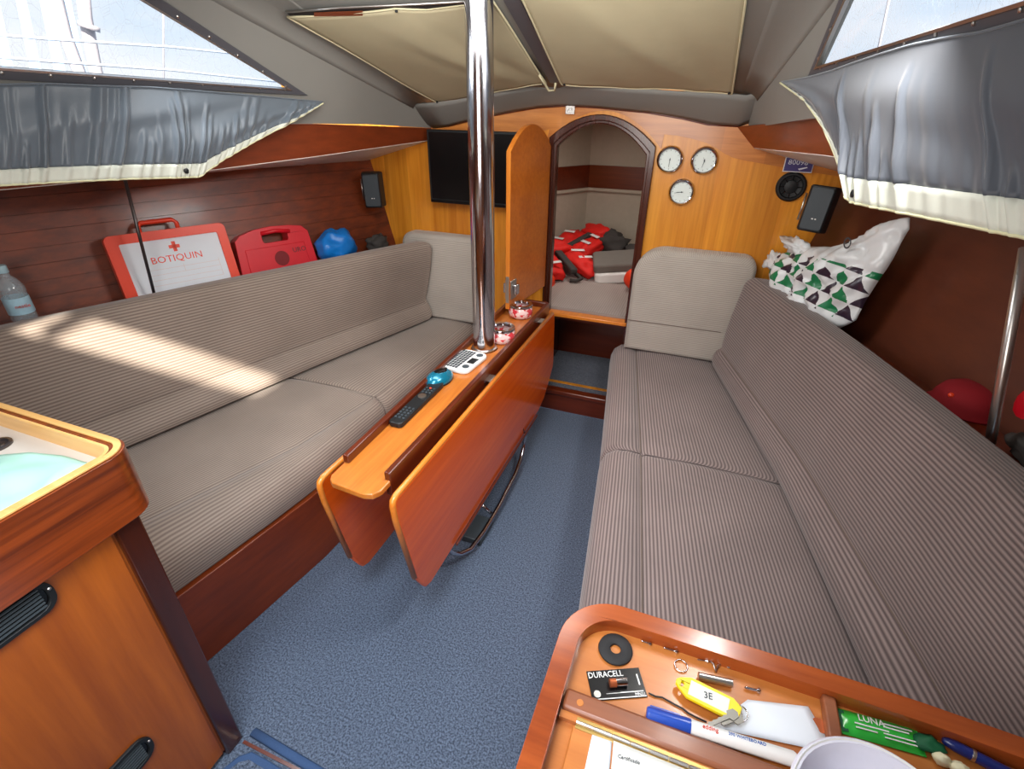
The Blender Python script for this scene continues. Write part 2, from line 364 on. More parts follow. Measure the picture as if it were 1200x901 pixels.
    def build(s, name, mat, parent=None, smooth=False, bevel=0, segs=2, sub=0, solid=0, weld=True):
        me = bpy.data.meshes.new(name); me.from_pydata(s.v, [], s.f)
        if any(u for u in s.uv):
            ul = me.uv_layers.new(name='UVMap'); li = 0
            for f, u in zip(s.f, s.uv):
                for k in range(len(f)): ul.data[li].uv = u[k] if u else (0, 0); li += 1
        bm = bmesh.new(); bm.from_mesh(me)
        if weld: bmesh.ops.remove_doubles(bm, verts=bm.verts, dist=1e-6)
        bmesh.ops.recalc_face_normals(bm, faces=bm.faces); bm.to_mesh(me); bm.free()
        me.materials.append(mat)
        if smooth:
            for p in me.polygons: p.use_smooth = True
            if smooth is not True: me.set_sharp_from_angle(angle=math.radians(smooth))
        o = bpy.data.objects.new(name, me); col.objects.link(o)
        if parent: o.parent = parent
        if solid: md = o.modifiers.new('thickness', 'SOLIDIFY'); md.thickness = solid; md.offset = 0
        if bevel:
            md = o.modifiers.new('bevel', 'BEVEL'); md.width = bevel; md.segments = segs; md.limit_method = 'ANGLE'; md.angle_limit = math.radians(35)
            if not smooth:
                for p in me.polygons: p.use_smooth = True
                me.set_sharp_from_angle(angle=math.radians(35))
        if sub: md = o.modifiers.new('subdivision', 'SUBSURF'); md.levels = sub; md.render_levels = sub
        return o
def thing(name, label, cat, loc=(0, 0, 0), rot=None, group=None, mat4=None):
    o = bpy.data.objects.new(name, None); col.objects.link(o); o.empty_display_size = .05
    if mat4 is not None: o.matrix_world = mat4
    else:
        o.location = loc
        if rot: o.rotation_euler = rot
    o['label'] = label; o['category'] = cat
    if group: o['group'] = group
    return o
def tag(o, label, cat, group=None):
    o['label'] = label; o['category'] = cat
    if group: o['group'] = group
    return o
def struct(o): o['kind'] = 'structure'; return o
def frame(o, x, y):
    """matrix with origin o, local x along x, y made square, z = x cross y"""
    x = Vector(x).normalized(); y = Vector(y); y = (y - x*y.dot(x)).normalized(); z = x.cross(y)
    return Matrix(((x.x, y.x, z.x, o[0]), (x.y, y.y, z.y, o[1]), (x.z, y.z, z.z, o[2]), (0, 0, 0, 1)))
def rrect(x0, x1, y0, y1, r, n=6, corners=(1, 1, 1, 1)):
    pts = []
    for (cx, cy, a0, on) in ((x1-r, y1-r, 0, corners[0]), (x0+r, y1-r, 90, corners[1]), (x0+r, y0+r, 180, corners[2]), (x1-r, y0+r, 270, corners[3])):
        if not on:
            sx = 1 if a0 in (0, 270) else -1; sy = 1 if a0 in (0, 90) else -1
            pts.append((cx+sx*r, cy+sy*r)); continue
        for k in range(n+1):
            a = math.radians(a0 + 90*k/n); pts.append((cx+r*math.cos(a), cy+r*math.sin(a)))
    return pts
def text(body, size, parent, mat, T, name='lettering', depth=.0004, align='CENTER', sx=1.0):
    cu = bpy.data.curves.new('t', 'FONT'); cu.body = body; cu.size = size; cu.extrude = depth; cu.align_x = align; cu.align_y = 'CENTER'; cu.resolution_u = 2
    t = bpy.data.objects.new('t', cu); me = bpy.data.meshes.new_from_object(t); bpy.data.objects.remove(t)
    me.transform(T @ Matrix.Diagonal((sx, 1, 1, 1))); me.materials.clear(); me.materials.append(mat); me.name = name
    o = bpy.data.objects.new(name, me); col.objects.link(o)
    if parent: o.parent = parent
    return o
XC = -.615                                     # centre line of the boat

# ================================================================== SETTING
# floor
bm = MB(); bm.box(-1.35, .1, -.6, 2.335, -.03, 0)
floor = struct(bm.build('floor', M['carpet']))
# hull: half breadth by y (at z=.86) and z
def hw(y, z=.86): return interp(y, [-.6, 0, .87, 2.42], [1.92, 1.85, 1.66, .995]) + (z - .86)*.24
def hull_pt(y, z, s, off=0): return Vector((XC + s*(hw(y, z) - off), y, z))
ys = [-.6, -.2, .2, .55, .87, 1.2, 1.6, 2.0, 2.425]
# left: horizontal planks
hl = thing('wall_left', '', ''); del hl['label']; del hl['category']; hl['kind'] = 'structure'
zs = [0.0, .30, .60, .70, .755, .81, .865, .92, .975, 1.03, 1.085, 1.14, 1.195, 1.26]
for i in range(len(zs)-1):
    b = MB(); rows = []
    for y in ys:
        pr = .0005 * (1 if i % 2 else -1)
        a = [hull_pt(y, zs[i]+.0005, -1, pr), hull_pt(y, zs[i+1]-.0005, -1, pr), hull_pt(y, zs[i+1]-.0005, -1, -.02), hull_pt(y, zs[i]+.0005, -1, -.02)]
        rows.append(a)
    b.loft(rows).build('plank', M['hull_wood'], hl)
b = MB(); b.loft([[hull_pt(y, 0, -1, -.022), hull_pt(y, 1.3, -1, -.022), hull_pt(y, 1.3, -1, -.05), hull_pt(y, 0, -1, -.05)] for y in ys]).build('backing', M['mahog'], hl)
b = MB(); b.loft([[hull_pt(y, 0, 1), hull_pt(y, 1.29, 1), hull_pt(y, 1.29, 1, -.05), hull_pt(y, 0, 1, -.05)] for y in ys])
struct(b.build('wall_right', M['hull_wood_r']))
# shelves behind the seat backs
for s, nm in ((-1, 'trim_1'), (1, 'trim_2')):
    b = MB(); b.loft([[hull_pt(y, .79, s, .0), hull_pt(y, .79, s, interp(y, [1, 2.42], [.20, .10])), hull_pt(y, .77, s, interp(y, [1, 2.42], [.20, .10])), hull_pt(y, .77, s, .0)] for y in [q for q in ys if q < 2.42] + [2.419]])
    struct(b.build(nm, M['mahog']))

# bulkhead with arched doorway; local x = x, local y = z
DX0, DX1 = -.705, -.283
def arch_pts(x0, x1, zs_l, zs_r, zt, n=16):
    """circular-ish arch from right spring to left spring"""
    out = []
    for k in range(n+1):
        t = k/n; x = lerp(x1, x0, t); base = lerp(zs_r, zs_l, t)
        out.append((x, base + (zt - (zs_l+zs_r)/2)*(1 - (2*t-1)**2)))
    return out
TB = Matrix(((1, 0, 0, 0), (0, 0, 1, 2.42), (0, 1, 0, 0), (0, 0, 0, 1)))       # local (x, z, depth)
outer = [(-2.2, 0), (1.0, 0), (1.0, 1.62), (-2.2, 1.62)]
hole = [(DX0, .131), (DX1, .131)] + arch_pts(DX0, DX1, 1.345, 1.325, 1.44)
b = MB(); b.plate(outer, [hole], .022, TB)
bulk = struct(b.build('wall_forward', M['teak_bulk']))
# proud upper band with ogee edge
edge = [(-1.33, 1.386), (-.80, 1.386), (-.735, 1.40)] 
arc2 = arch_pts(DX0-.04, DX1+.045, 1.345, 1.34, 1.478)[::-1]
right_edge = [(-.235, 1.395), (-.18, 1.392), (-.12, 1.382), (-.06, 1.368), (-.02, 1.352), (.01, 1.334), (.05, 1.318), (.10, 1.309), (.2, 1.296), (.3, 1.284), (.42, 1.27), (.50, 1.262), (.5, 1.6), (-1.33, 1.6)]
b = MB(); T2 = Matrix(((1, 0, 0, 0), (0, 0, 1, 2.416), (0, 1, 0, 0), (0, 0, 0, 1)))
b.plate(edge + arc2 + right_edge, [], .006, T2)
struct(b.build('trim_3', M['teak_band']))
# arched dark frame round the doorway: two stepped mouldings
fr = thing('trim_4', '', ''); del fr['label']; del fr['category']; fr['kind'] = 'structure'
def door_path(off):
    p = [(DX1+off, .14)] + [(x + off*(2*(1-i/16)-1), z+off) for i, (x, z) in enumerate(arch_pts(DX0, DX1, 1.345, 1.325, 1.44))] + [(DX0-off, .14)]
    return p
def strip_between(o1, o2, y0, y1, name, mat):
    a, c = door_path(o1), door_path(o2); rows = []
    for p, q in zip(a, c): rows.append([(p[0], y0, p[1]), (q[0], y0, q[1]), (q[0], y1, q[1]), (p[0], y1, p[1])])
    return MB().loft(rows).build(name, mat, fr, bevel=.004)
strip_between(.0, .024, 2.398, 2.424, 'outer_moulding', M['mahog_z'])
strip_between(-.012, .003, 2.408, 2.452, 'inner_moulding', M['mahog_z'])
# ventilation gap slots near the left
for (x, z) in ((-1.10, 1.005), (-1.535, 0.99)):
    pass

# step into the forepeak
st = thing('trim_5', '', ''); del st['label']; del st['category']; st['kind'] = 'structure'
MB().box(-.80, -.22, 2.335, 2.36, 0, .105).build('riser', M['mahog_x'], st, bevel=.002)
MB().box(-.80, -.22, 2.322, 2.372, .105, .133).build('nosing', M['mahog_x'], st, bevel=.006)
MB().box(-.74, -.245, 2.372, 2.84, .08, .128).build('carpet_tread', M['carpet_step'], st, bevel=.004)
MB().box(-.80, -.74, 2.36, 2.84, 0, .545).build('side_board', M['mahog_z'], st)
MB().box(-.245, -.19, 2.443, 2.84, 0, .545).build('side_board', M['mahog_z'], st)
MB().box(-.80, -.19, 2.84, 2.86, 0, .53).build('back_board', M['mahog_x'], st)

# forepeak shell
fpo = [(-1.72, 2.443), (-.86, 3.85), (-.36, 3.85), (.50, 2.443)]
fp = thing('wall_forepeak', '', ''); del fp['label']; del fp['category']; fp['kind'] = 'structure'
def fp_band(z0, z1, off, name, mat):
    rows = []
    for i, (x, y) in enumerate(fpo):
        n = [Vector((.8, -.2, 0)), Vector((.4, -1, 0)), Vector((-.4, -1, 0)), Vector((-.8, -.2, 0))][i].normalized()*off
        rows.append([(x+n.x, y+n.y*(i in (1, 2)), z0), (x+n.x, y+n.y*(i in (1, 2)), z1), (x-n.x*.02, y+.03*(i in (1, 2)), z1), (x-n.x*.02, y+.03*(i in (1, 2)), z0)])
    return MB().loft(rows).build(name, mat, fp)
fp_band(.45, 1.60, .001, 'liner_panel', M['liner_fore'])
fp_band(.975, 1.125, .02, 'shelf_fascia', M['mahog_x'])
fp_band(.955, .975, .03, 'shelf_lip', M['liner_fore'])
MB().prism([(-1.7, 2.443), (-.86, 3.87), (-.36, 3.87), (.5, 2.443)], 1.50, 1.53).build('roof_panel', M['liner_fore'], fp)
MB().prism([(-1.7, 2.443), (-.86, 3.87), (-.36, 3.87), (.5, 2.443)], .50, .53).build('berth_board', M['mahog_x'], fp)
MB().box(DX0+.002, DX1-.002, 2.40, 2.46, .528, .546).build('berth_edge', M['teak_edge'], fp, bevel=.003)

# deck beams (wood), soffit under the side deck
def beam_x(y, s): return XC + s*(.715 + (2.42 - y)*.2606)
def zt(y, s): return (1.39 + interp(y, [-.6, 1.0, 1.77, 2.42], [.05, .045, .032, .0])) if s < 0 else interp(y, [-.6, 1.0, 1.85, 2.42], [1.51, 1.50, 1.478, 1.43])
def zb(y, s): return interp(y, [-.6, 1.5, 2.42], [1.27, 1.288, 1.335]) if s < 0 else interp(y, [-.6, 1.66, 2.42], [1.40, 1.385, 1.355])
yb = [-.6, 0, .5, 1.0, 1.4, 1.8, 2.1, 2.419]
for s, nm in ((-1, 'trim_6'), (1, 'trim_7')):
    rows = []
    for y in yb:
        x = beam_x(y, s); dx = -.06*max(0, (y-2.2)/.22) if s > 0 else 0
        rows.append([(x + (dx if s > 0 else 0), y, zt(y, s)), (x+s*.02, y, zb(y, s)), (x+s*.045, y, zb(y, s)), (x+s*.045, y, zt(y, s))])
    struct(MB().loft(rows).build(nm, M['beam'], bevel=.003))
for s, nm in ((-1, 'trim_8'), (1, 'trim_9')):
    rows = []
    for y in [q for q in yb]:
        x = beam_x(y, s); h = hull_pt(y, 1.25, s, -.03)
        zz = 1.225 if s < 0 else 1.27
        rows.append([(x+s*.02, y, zb(y, s)), (h.x, y, zz), (h.x, y, zz+.02), (x+s*.02, y, zb(y, s)+.02)])
    struct(MB().loft(rows).build(nm, M['soffit']))

# side of the coachroof, with the windows
def roofz(y, dx=0):
    z = 1.56 + .37*(2.3 - y) if y > 1.35 else 1.9115
    return z - .045*(dx/.7)**2 + .022*dx/.7
LEAN = math.tan(math.radians(20))
WIN = {}
for s in (-1, 1):
    A = Vector((beam_x(2.42, s), 2.42, 1.39)); B = Vector((beam_x(1.0, s), 1.0, 1.39))
    t = (B - A).normalized(); inn = Vector((-s*abs(t.y), -s*0, 0)); inn = Vector((0, 0, 1)).cross(t)
    if inn.x*s > 0: inn = -inn
    up = (Vector((0, 0, 1))*math.cos(math.radians(20)) + inn*math.sin(math.radians(20))).normalized()
    # local frame: x = forward (-t), y = up the side, z outward or inward
    T = frame(A, -t, up)
    Ti = T.inverted(); WIN[s] = (T, Ti, A, T.to_3x3() @ Vector((0, 0, 1)))
    def loc(u, v): p = Ti @ onpl(u, v, A, WIN[s][3]); return (p.x, p.y)
    if s < 0:
        tip = loc(338, 104); lowa = loc(0, 79); upa = loc(166, 0)
    else:
        tip = loc(960, 78); lowa = loc(1200, 3); upa = loc(995, 0)
    # extend lower edge aft, front edge upwards
    dl = (lowa[0]-tip[0], lowa[1]-tip[1]); k = (-2.35 - tip[0])/dl[0]; low_end = (-2.35, tip[1]+dl[1]*k)
    du = (upa[0]-tip[0], upa[1]-tip[1]); topy = .43; k = (topy - tip[1])/du[1]; up_end = (tip[0]+du[0]*k, topy)
    top_aft = (-2.35, topy + .0)
    pane = [tip, up_end, top_aft, low_end]
    bl_ = [(-3.1, .05), (-1.45, .045), (-.66, .034), (-.4, .026), (.02, .0)] if s < 0 else [(-3.1, .12), (-1.45, .113), (-.6, .088), (.02, .036)]
    outer = bl_ + [(-.1, .16), (-.5, .33), (-1.0, .52), (-1.15, .56), (-1.8, .57), (-3.1, .57)]
    th = .012 if (T.to_3x3() @ Vector((0, 0, 1))).x*s > 0 else -.012
    b = MB(); b.plate(outer, [pane], th, T)
    w = struct(b.build('wall_coachroof_left' if s < 0 else 'wall_coachroof_right', M['liner']))
    win = thing('window_1' if s < 0 else 'window_2', '', ''); del win['label']; del win['category']; win['kind'] = 'structure'
    # frame strip round the pane, on the cabin side
    cx = sum(p[0] for p in pane)/4; cy = sum(p[1] for p in pane)/4
    def offset(poly, d):
        n = len(poly); out = []
        a = sum(poly[i][0]*poly[(i+1) % n][1] - poly[(i+1) % n][0]*poly[i][1] for i in range(n)); sg = 1 if a > 0 else -1
        for i in range(n):
            p0, p1, p2 = Vector(poly[i-1]), Vector(poly[i]), Vector(poly[(i+1) % n])
            e1 = (p1-p0).normalized(); e2 = (p2-p1).normalized()
            n1 = Vector((e1.y, -e1.x))*sg; n2 = Vector((e2.y, -e2.x))*sg
            m = (n1+n2); m = m / (1 + n1.dot(n2)); L_ = m.length
            if L_ > 2.3: m = m*(2.3/L_)
            out.append(tuple(p1 + m*d))
        return out
    fo = offset(pane, .034 if s < 0 else .030)
    b = MB(); b.plate(fo, [offset(pane, -.002)], -th*.6, T); b.build('window_frame', M['frame'], win, bevel=.001)
    b = MB(); b.plate(offset(pane, .004), [offset(pane, -.0035)], -th*.9, T); b.build('gasket', M['steel'], win)
    b = MB(); b.plate(offset(pane, .004), [], th*.4, T @ Matrix.Translation((0, 0, th*.3))); b.build('pane', M['pane'], win)
    b = MB()
    for (p, q) in ((fo[0], fo[3]), (fo[0], fo[1])):
        p = Vector(p); q = Vector(q); L_ = (q-p).length; d = (q-p).normalized(); nn = int(L_/.095)
        inw = Vector((cx, cy)) - (p+q)/2; inw = inw - d*inw.dot(d); inw.normalize()
        for j in range(1, nn):
            c = p + d*(.095*j) + inw*.016
            b.lathe([(.0042, 0), (.0036, -th*.25 if th < 0 else -th*.25), (0.001, -th*.35)], 8, T @ Matrix.Translation((c.x, c.y, -th*.6)))
    b.build('screws', M['steel'], win, smooth=30)
# ceiling : roof shell
HX0, HX1, HY0, HY1 = -.95, -.16, -.31, -.165     # unseen roof slot, shaped to throw the sun patch on the left backrest
def side_top(y, s):
    zr = roofz(y, .7*s); return XC + s*((.715 + (2.42-y)*.2606) - LEAN*(zr-1.39) + .02)
def roof_row(y, n=16):
    xa, xb = side_top(y, -1), side_top(y, 1); r = []
    for k in range(n+1):
        x = lerp(xa, xb, k/n); r.append((x, y, roofz(y, x-XC)))
    return [ (r[0][0]-.03, y, r[0][2]-.02) ] + r + [ (r[-1][0]+.03, y, r[-1][2]-.02) ]
b = MB(); rows = [roof_row(y) for y in (2.3, 2.0, 1.7, 1.45, 1.35, 1.25, .8, .4, 0.0, HY1)]; b.loft(rows, closed=False)
for s in (-1, 1):
    rows = []
    for y in (2.27, 2.1, 1.9, 1.7, 1.5, 1.4, 1.33, 1.2, .9, .4, -.1):
        zr = roofz(y, .7*s); hw_ = .715 + (2.42-y)*.2606
        J = Vector((XC + s*(hw_ - LEAN*(zr-1.39) - .004), y, zr - .004)); k = interp(y, [1.3, 2.27], [.085, .03])
        A_ = Vector((XC + s*(hw_ - LEAN*(zr-1.39-k) - .003), y, zr - k)); xb_ = J.x - s*k*1.5; B_ = Vector((xb_, y, roofz(y, xb_-XC) - .0055))
        rows.append([(A_*(1-t)**2 + J*2*t*(1-t) + B_*t*t) for t in (0, .15, .3, .45, .6, .75, .9, 1)])
    struct(MB().loft(rows, closed=False).build('ceiling_cove', M['liner'], smooth=True, solid=.002))
def strip_row(y, xa, xb): return [(lerp(xa, xb, k/3), y, roofz(y, lerp(xa, xb, k/3)-XC)) for k in range(4)]
b.loft([strip_row(HY1, side_top(0, -1)-.2, HX0), strip_row(HY0, side_top(0, -1)-.2, HX0)], closed=False)
b.loft([strip_row(HY1, HX1, side_top(0, 1)+.2), strip_row(HY0, HX1, side_top(0, 1)+.2)], closed=False)
b.loft([strip_row(HY0, side_top(0, -1)-.2, side_top(0, 1)+.2), strip_row(-.62, side_top(0, -1)-.2, side_top(0, 1)+.2)], closed=False)
ceil = struct(b.build('ceiling', M['liner'], smooth=40, solid=.01))
# front band between roof edge and bulkhead, with its welt
arch_line = [(508, 150), (525, 148), (560, 139), (600, 131), (630, 126), (660, 124), (700, 126), (760, 132), (800, 139), (830, 146), (865, 148), (885, 141), (905, 135)]
top_line = [(470, 123), (512, 120), (555, 113), (600, 105), (640, 99), (655, 98), (700, 101), (760, 105), (810, 108), (858, 110), (875, 112), (890, 108), (915, 96)]
def band_fn(i, t):
    a = aty(*arch_line[i], 2.414); q = top_line[i]; p = aty(q[0], q[1], 2.27)
    m = a.lerp(p, t); bulge = math.sin(PI*t)*.004
    return (m.x, m.y - bulge*.6, m.z - bulge*.4 - .002*math.sin(i*2.1)*math.sin(PI*t))
rows = [[band_fn(i, j/6) for j in range(7)] for i in range(len(arch_line))]
struct(MB().loft(rows, closed=False).build('trim_10', M['liner'], smooth=True, solid=.006))
b = MB(); b.tube([aty(*q, 2.41) for q in arch_line[1:11]], .0035, 6); struct(b.build('trim_11', M['mahog_x'], smooth=True))
# rear wall, closing the cabin behind the camera
struct(MB().box(-.86, -.83, HY0-.02, HY1+.02, 1.90, 1.95).build('slot_shadow_bar', M['black'], bevel=.008))  # unseen bar added across the slot to cut a shadow into the sun patch
b = MB(); b.grid(lambda u, v: (lerp(.36, 2.3, u), lerp(-1.6, 1.75, v), 2.24 - .10*(2*u-1)**2 - .02*math.sin(v*9)), 12, 12); struct(b.build('added_sun_screen', M['blind'], smooth=True, solid=.004))  # unseen sheet added outside to keep stray sun off the bulkhead
struct(MB().box(-2.6, 1.4, -.62, -.6, 0, 1.9).build('wall_aft', M['teak_door']))
# sealing sides above the windows
# ================================================================== CUSHIONS
def cushion(rows_fn, y0, y1, n, name, mat, parent=None, smooth=55, end_round=.02):
    rows = []; 
    for k in range(n+1):
        y = lerp(y0, y1, k/n); e = min(y-y0, y1-y) ; rows.append((y, e))
    rr = []
    for y, e in rows:
        sec = rows_fn(y); c = sum((Vector(p) for p in sec), Vector())/len(sec)
        q = 1 if e >= end_round else lerp(.955, 1, math.sqrt(max(0, 1-(1-e/end_round)**2)))
        rr.append([c + (Vector(p)-c)*q for p in sec])
    return MB().loft(rr).build(name, mat, parent, smooth=smooth)
def ystations(y0, y1, r=.03):
    st = [y0, y0+r*.15, y0+r*.4, y0+r*.7, y0+r]; n = max(2, int((y1-y0)/.12))
    st += [lerp(y0+r, y1-r, k/n) for k in range(1, n)] + [y1-r, y1-r*.7, y1-r*.4, y1-r*.15, y1]
    return st
def loft_cushion(sec, y0, y1, name, mat, parent=None, r=.03, shear=None, smooth=50):
    rr = []
    for y in ystations(y0, y1, r):
        s = [Vector(p) for p in sec(y)]; c = sum(s, Vector())/len(s)
        e = min(y-y0, y1-y); q = 1 - .10*(1-math.sqrt(max(0, 1-(1-min(1, e/r))**2)))
        row = []
        for p in s:
            p2 = c + (p-c)*1.0; d = (p-c); L_ = d.length
            p2 = c + d*(1 - min(.014, L_*.1)*(1-q)/.10/max(L_, 1e-4))
            if shear: p2.y += shear(p2)
            row.append(p2)
        rr.append(row)
    return MB().loft(rr).build(name, mat, parent, smooth=smooth)

# ---- right settee
def rf(y): return interp(y, [.3, .8, 1.55, 2.42], [-.06, -.118, -.213, -.345])       # front edge
def rc(y): return interp(y, [.3, .865, 1.53, 2.42], [.11, .025, -.074, -.226])       # crease
def rb(y): return interp(y, [.3, .85, 1.5, 2.35, 2.42], [.60, .49, .362, .122, .10])  # back crease
def sec_seat_r(y):
    f, c, bk = rf(y), rc(y), rb(y)+.10
    return [(bk, y, .277), (f+.03, y, .277), (f+.008, y, .285), (f-.002, y, .33), (f, y, .37), (f+.012, y, .405), (f+.04, y, .430), (f+.08, y, .440), (c-.012, y, .437), (c-.003, y, .429), (c+.003, y, .429), (c+.014, y, .437), (lerp(c, bk, .35), y, .445), (lerp(c, bk, .7), y, .44), (bk, y, .43)]
L_R = 'taupe corduroy seat cushion on the starboard settee, %s'
shr = lambda p: -(p.x-.1)*.13
def seat(sec, y0, y1, label, mat, crease, side):
    o = loft_cushion(sec, y0, y1, 'seat_cushion', mat, shear=None)
    tag(o, label, 'cushion', 'settee seat cushions')
    b = MB(); b.tube([(crease(y), y, .4305) for y in ystations(y0+.004, y1-.004)], .0022, 6); b.build('piping', M['piping'], o, smooth=True)
    return o
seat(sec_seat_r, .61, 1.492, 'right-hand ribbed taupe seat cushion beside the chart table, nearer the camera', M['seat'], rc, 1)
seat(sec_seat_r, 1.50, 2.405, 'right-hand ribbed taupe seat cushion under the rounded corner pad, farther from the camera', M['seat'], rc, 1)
# right back
def rt(y): return interp(y, [.3, 1.001, 1.084, 1.628, 2.27, 2.42], [.80, .66, .655, .487, .262, .215])
def zrt(y): return .895
def rg(y): return rb(y) + interp(y, [.4, .85, 1.5, 2.35], [.075, .07, .055, .03])     # groove x
def sec_back_r(y):
    b0 = rb(y); g = rg(y); t = rt(y) - .055; zt_ = .86
    zg = interp(y, [.4, .85, 1.5, 2.35], [.545, .545, .535, .525])
    P = [(b0+.02, y, .447), (b0+.003, y, .452), (b0-.004, y, .475), (b0+.004, y, lerp(.45, zg, .65)), (g-.022, y, zg-.018), (g-.006, y, zg-.004), (g-.002, y, zg+.004), (g-.004, y, zg+.02)]
    for k in (.25, .5, .75): P.append((lerp(g-.006, t, k)-.006*math.sin(PI*k), y, lerp(zg+.02, zt_-.02, k)))
    P += [(t-.002, y, zt_-.012), (t+.008, y, zt_+.006), (t+.03, y, zt_+.018), (t+.09, y, zt_+.016), (t+.12, y, zt_), (t+.12, y, .80), (b0+.14, y, .447)]
    return P
o = loft_cushion(sec_back_r, .30, 2.30, 'backrest_cushion', M['seat'])
tag(o, 'long ribbed taupe backrest cushion on the right, below the plastic carrier bag', 'cushion', 'settee backrest cushions')
MB().tube([(rg(y)-.003, y, interp(y, [.4, .85, 1.5, 2.35], [.545, .545, .535, .525])+.001) for y in ystations(.31, 2.29)], .002, 6).build('piping', M['piping'], o, smooth=True)
# right end pad
def end_pad(x0, x1, z0, z1, yf, yb_, rl, rr_, name, label, pivot=None, tilt=0.0):
    poly = []
    def arc(cx, cz, r, a0, a1, n=8): return [(cx+r*math.cos(math.radians(lerp(a0, a1, k/n))), cz+r*math.sin(math.radians(lerp(a0, a1, k/n)))) for k in range(n+1)]
    poly = [(x0, z0), (x1, z0)] + arc(x1-rr_, z1-rr_, rr_, 0, 90) + arc(x0+rl, z1-rl, rl, 90, 180)
    # rows: front face inset, then full, back
    cx = (x0+x1)/2; cz = (z0+z1)/2; rows = []
    for (yy, d) in ((yf, .022), (yf+.004, .012), (yf+.012, .004), (yf+.024, 0), (yb_-.02, 0), (yb_, .01)):
        rows.append([(p[0] + (cx-p[0])/max(.01, abs(cx-p[0]))*d*min(1, abs(cx-p[0])/.05), yy + tilt*(p[1]-z0), p[1] + (cz-p[1])/max(.01, abs(cz-p[1]))*d*min(1, abs(cz-p[1])/.05)) for p in poly])
    b = MB(); b.loft(rows, caps=False)
    fr_ = rows[0]; tris = tessellate_polygon([[Vector((p[0], p[2], 0)) for p in fr_]])
    # ribbed front: UV.x = height
    b.add(fr_, [tuple(t) for t in tris], None, [[(fr_[i][2], fr_[i][0]) for i in t] for t in tris])
    b.add(rows[-1], [tuple(reversed(range(len(poly))))])
    o = b.build(name, M['seat_end'], smooth=40, weld=True)
    tag(o, label, 'cushion')
    return o
o = end_pad(-.275, .235, .445, .945, 2.318, 2.415, .13, .06, 'corner_cushion', 'rounded pale ribbed corner pad against the bulkhead below the three round gauges')
MB().tube([(-.27, 2.3165, .60), (-.1, 2.3165, .602), (.15, 2.3165, .603)], .0018, 6).build('piping', M['piping'], o, smooth=True)
o = end_pad(-1.50, -1.02, .445, .905, 2.318, 2.415, .06, .05, 'corner_cushion', 'pale corner pad against the bulkhead under the television, left settee')

# ---- left settee
def lf(y): return interp(y, [.47, .54, .92, 1.1, 1.5, 2.42], [-1.20, -1.19, -1.13, -1.112, -1.10, -1.085])
def lc(y): return interp(y, [.47, .65, 1.08, 1.48, 2.17, 2.42], [-1.42, -1.36, -1.212, -1.155, -1.135, -1.13])
def lb(y): return interp(y, [.47, .87, 1.08, 1.6, 2.3, 2.42], [-1.83, -1.715, -1.66, -1.53, -1.33, -1.29])
def sec_seat_l(y):
    f, c, bk = lf(y), lc(y), lb(y)-.10
    return [(bk, y, .292), (f-.03, y, .292), (f-.008, y, .299), (f, y, .33), (f, y, .37), (f-.010, y, .405), (f-.03, y, .428), (lerp(f-.03, c, .6), y, .438), (c+.010, y, .437), (c+.002, y, .431), (c-.002, y, .431), (c-.012, y, .438), (lerp(c, bk, .35), y, .446), (lerp(c, bk, .7), y, .44), (bk, y, .43)]
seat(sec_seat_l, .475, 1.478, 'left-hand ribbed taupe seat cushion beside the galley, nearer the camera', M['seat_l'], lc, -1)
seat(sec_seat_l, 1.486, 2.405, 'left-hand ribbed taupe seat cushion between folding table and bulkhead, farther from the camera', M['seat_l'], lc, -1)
def lt(y): return interp(y, [.47, .80, 1.34, 2.2, 2.42], [-2.06, -1.985, -1.77, -1.395, -1.30])
def lg(y): return lb(y) - interp(y, [.47, .87, 1.6, 2.3], [.10, .095, .06, .035])
def sec_back_l(y):
    b0 = lb(y); g = lg(y); t = lt(y) + .05; zt_ = .862; zg = .545
    P = [(b0-.02, y, .447), (b0-.003, y, .452), (b0+.003, y, .475), (b0-.012, y, .505), (g+.012, y, zg-.015), (g+.004, y, zg-.004), (g+.001, y, zg+.003), (g+.002, y, zg+.018)]
    for k in (.25, .5, .75): P.append((lerp(g+.002, t, k)+.006*math.sin(PI*k), y, lerp(zg+.018, zt_-.02, k)))
    P += [(t+.002, y, zt_-.012), (t-.006, y, zt_+.004), (t-.02, y, zt_+.014), (t-.075, y, zt_+.014), (t-.10, y, zt_), (t-.10, y, .80), (b0-.14, y, .447)]
    return P
o = loft_cushion(sec_back_l, .475, 2.30, 'backrest_cushion', M['seat_l'])
tag(o, 'long ribbed taupe backrest cushion on the left, with the patch of sunlight across it', 'cushion', 'settee backrest cushions')
MB().tube([(lg(y)+.003, y, .546) for y in ystations(.48, 2.29)], .002, 6).build('piping', M['piping'], o, smooth=True)

# settee bases (built-in joinery)
b = MB(); b.loft([[(lf(y)+.008-(.0), y, 0), (lf(y)+.004, y, .29), (lb(y)-.1, y, .29), (lb(y)-.1, y, 0)] for y in (.475, .7, 1.0, 1.4, 1.9, 2.415)])
o = b.build('settee_base', M['base_red'], bevel=.003); tag(o, 'dark red mahogany base board under the left settee cushions', 'settee')
b = MB(); b.loft([[(rf(y)-.0+.03, y, 0), (rf(y)+.03, y, .275), (rb(y)+.1, y, .275), (rb(y)+.1, y, 0)] for y in (.60, .7, 1.0, 1.4, 1.9, 2.30)])
o = b.build('settee_base', M['base_red'], bevel=.003); tag(o, 'dark mahogany base under the right settee cushions', 'settee')

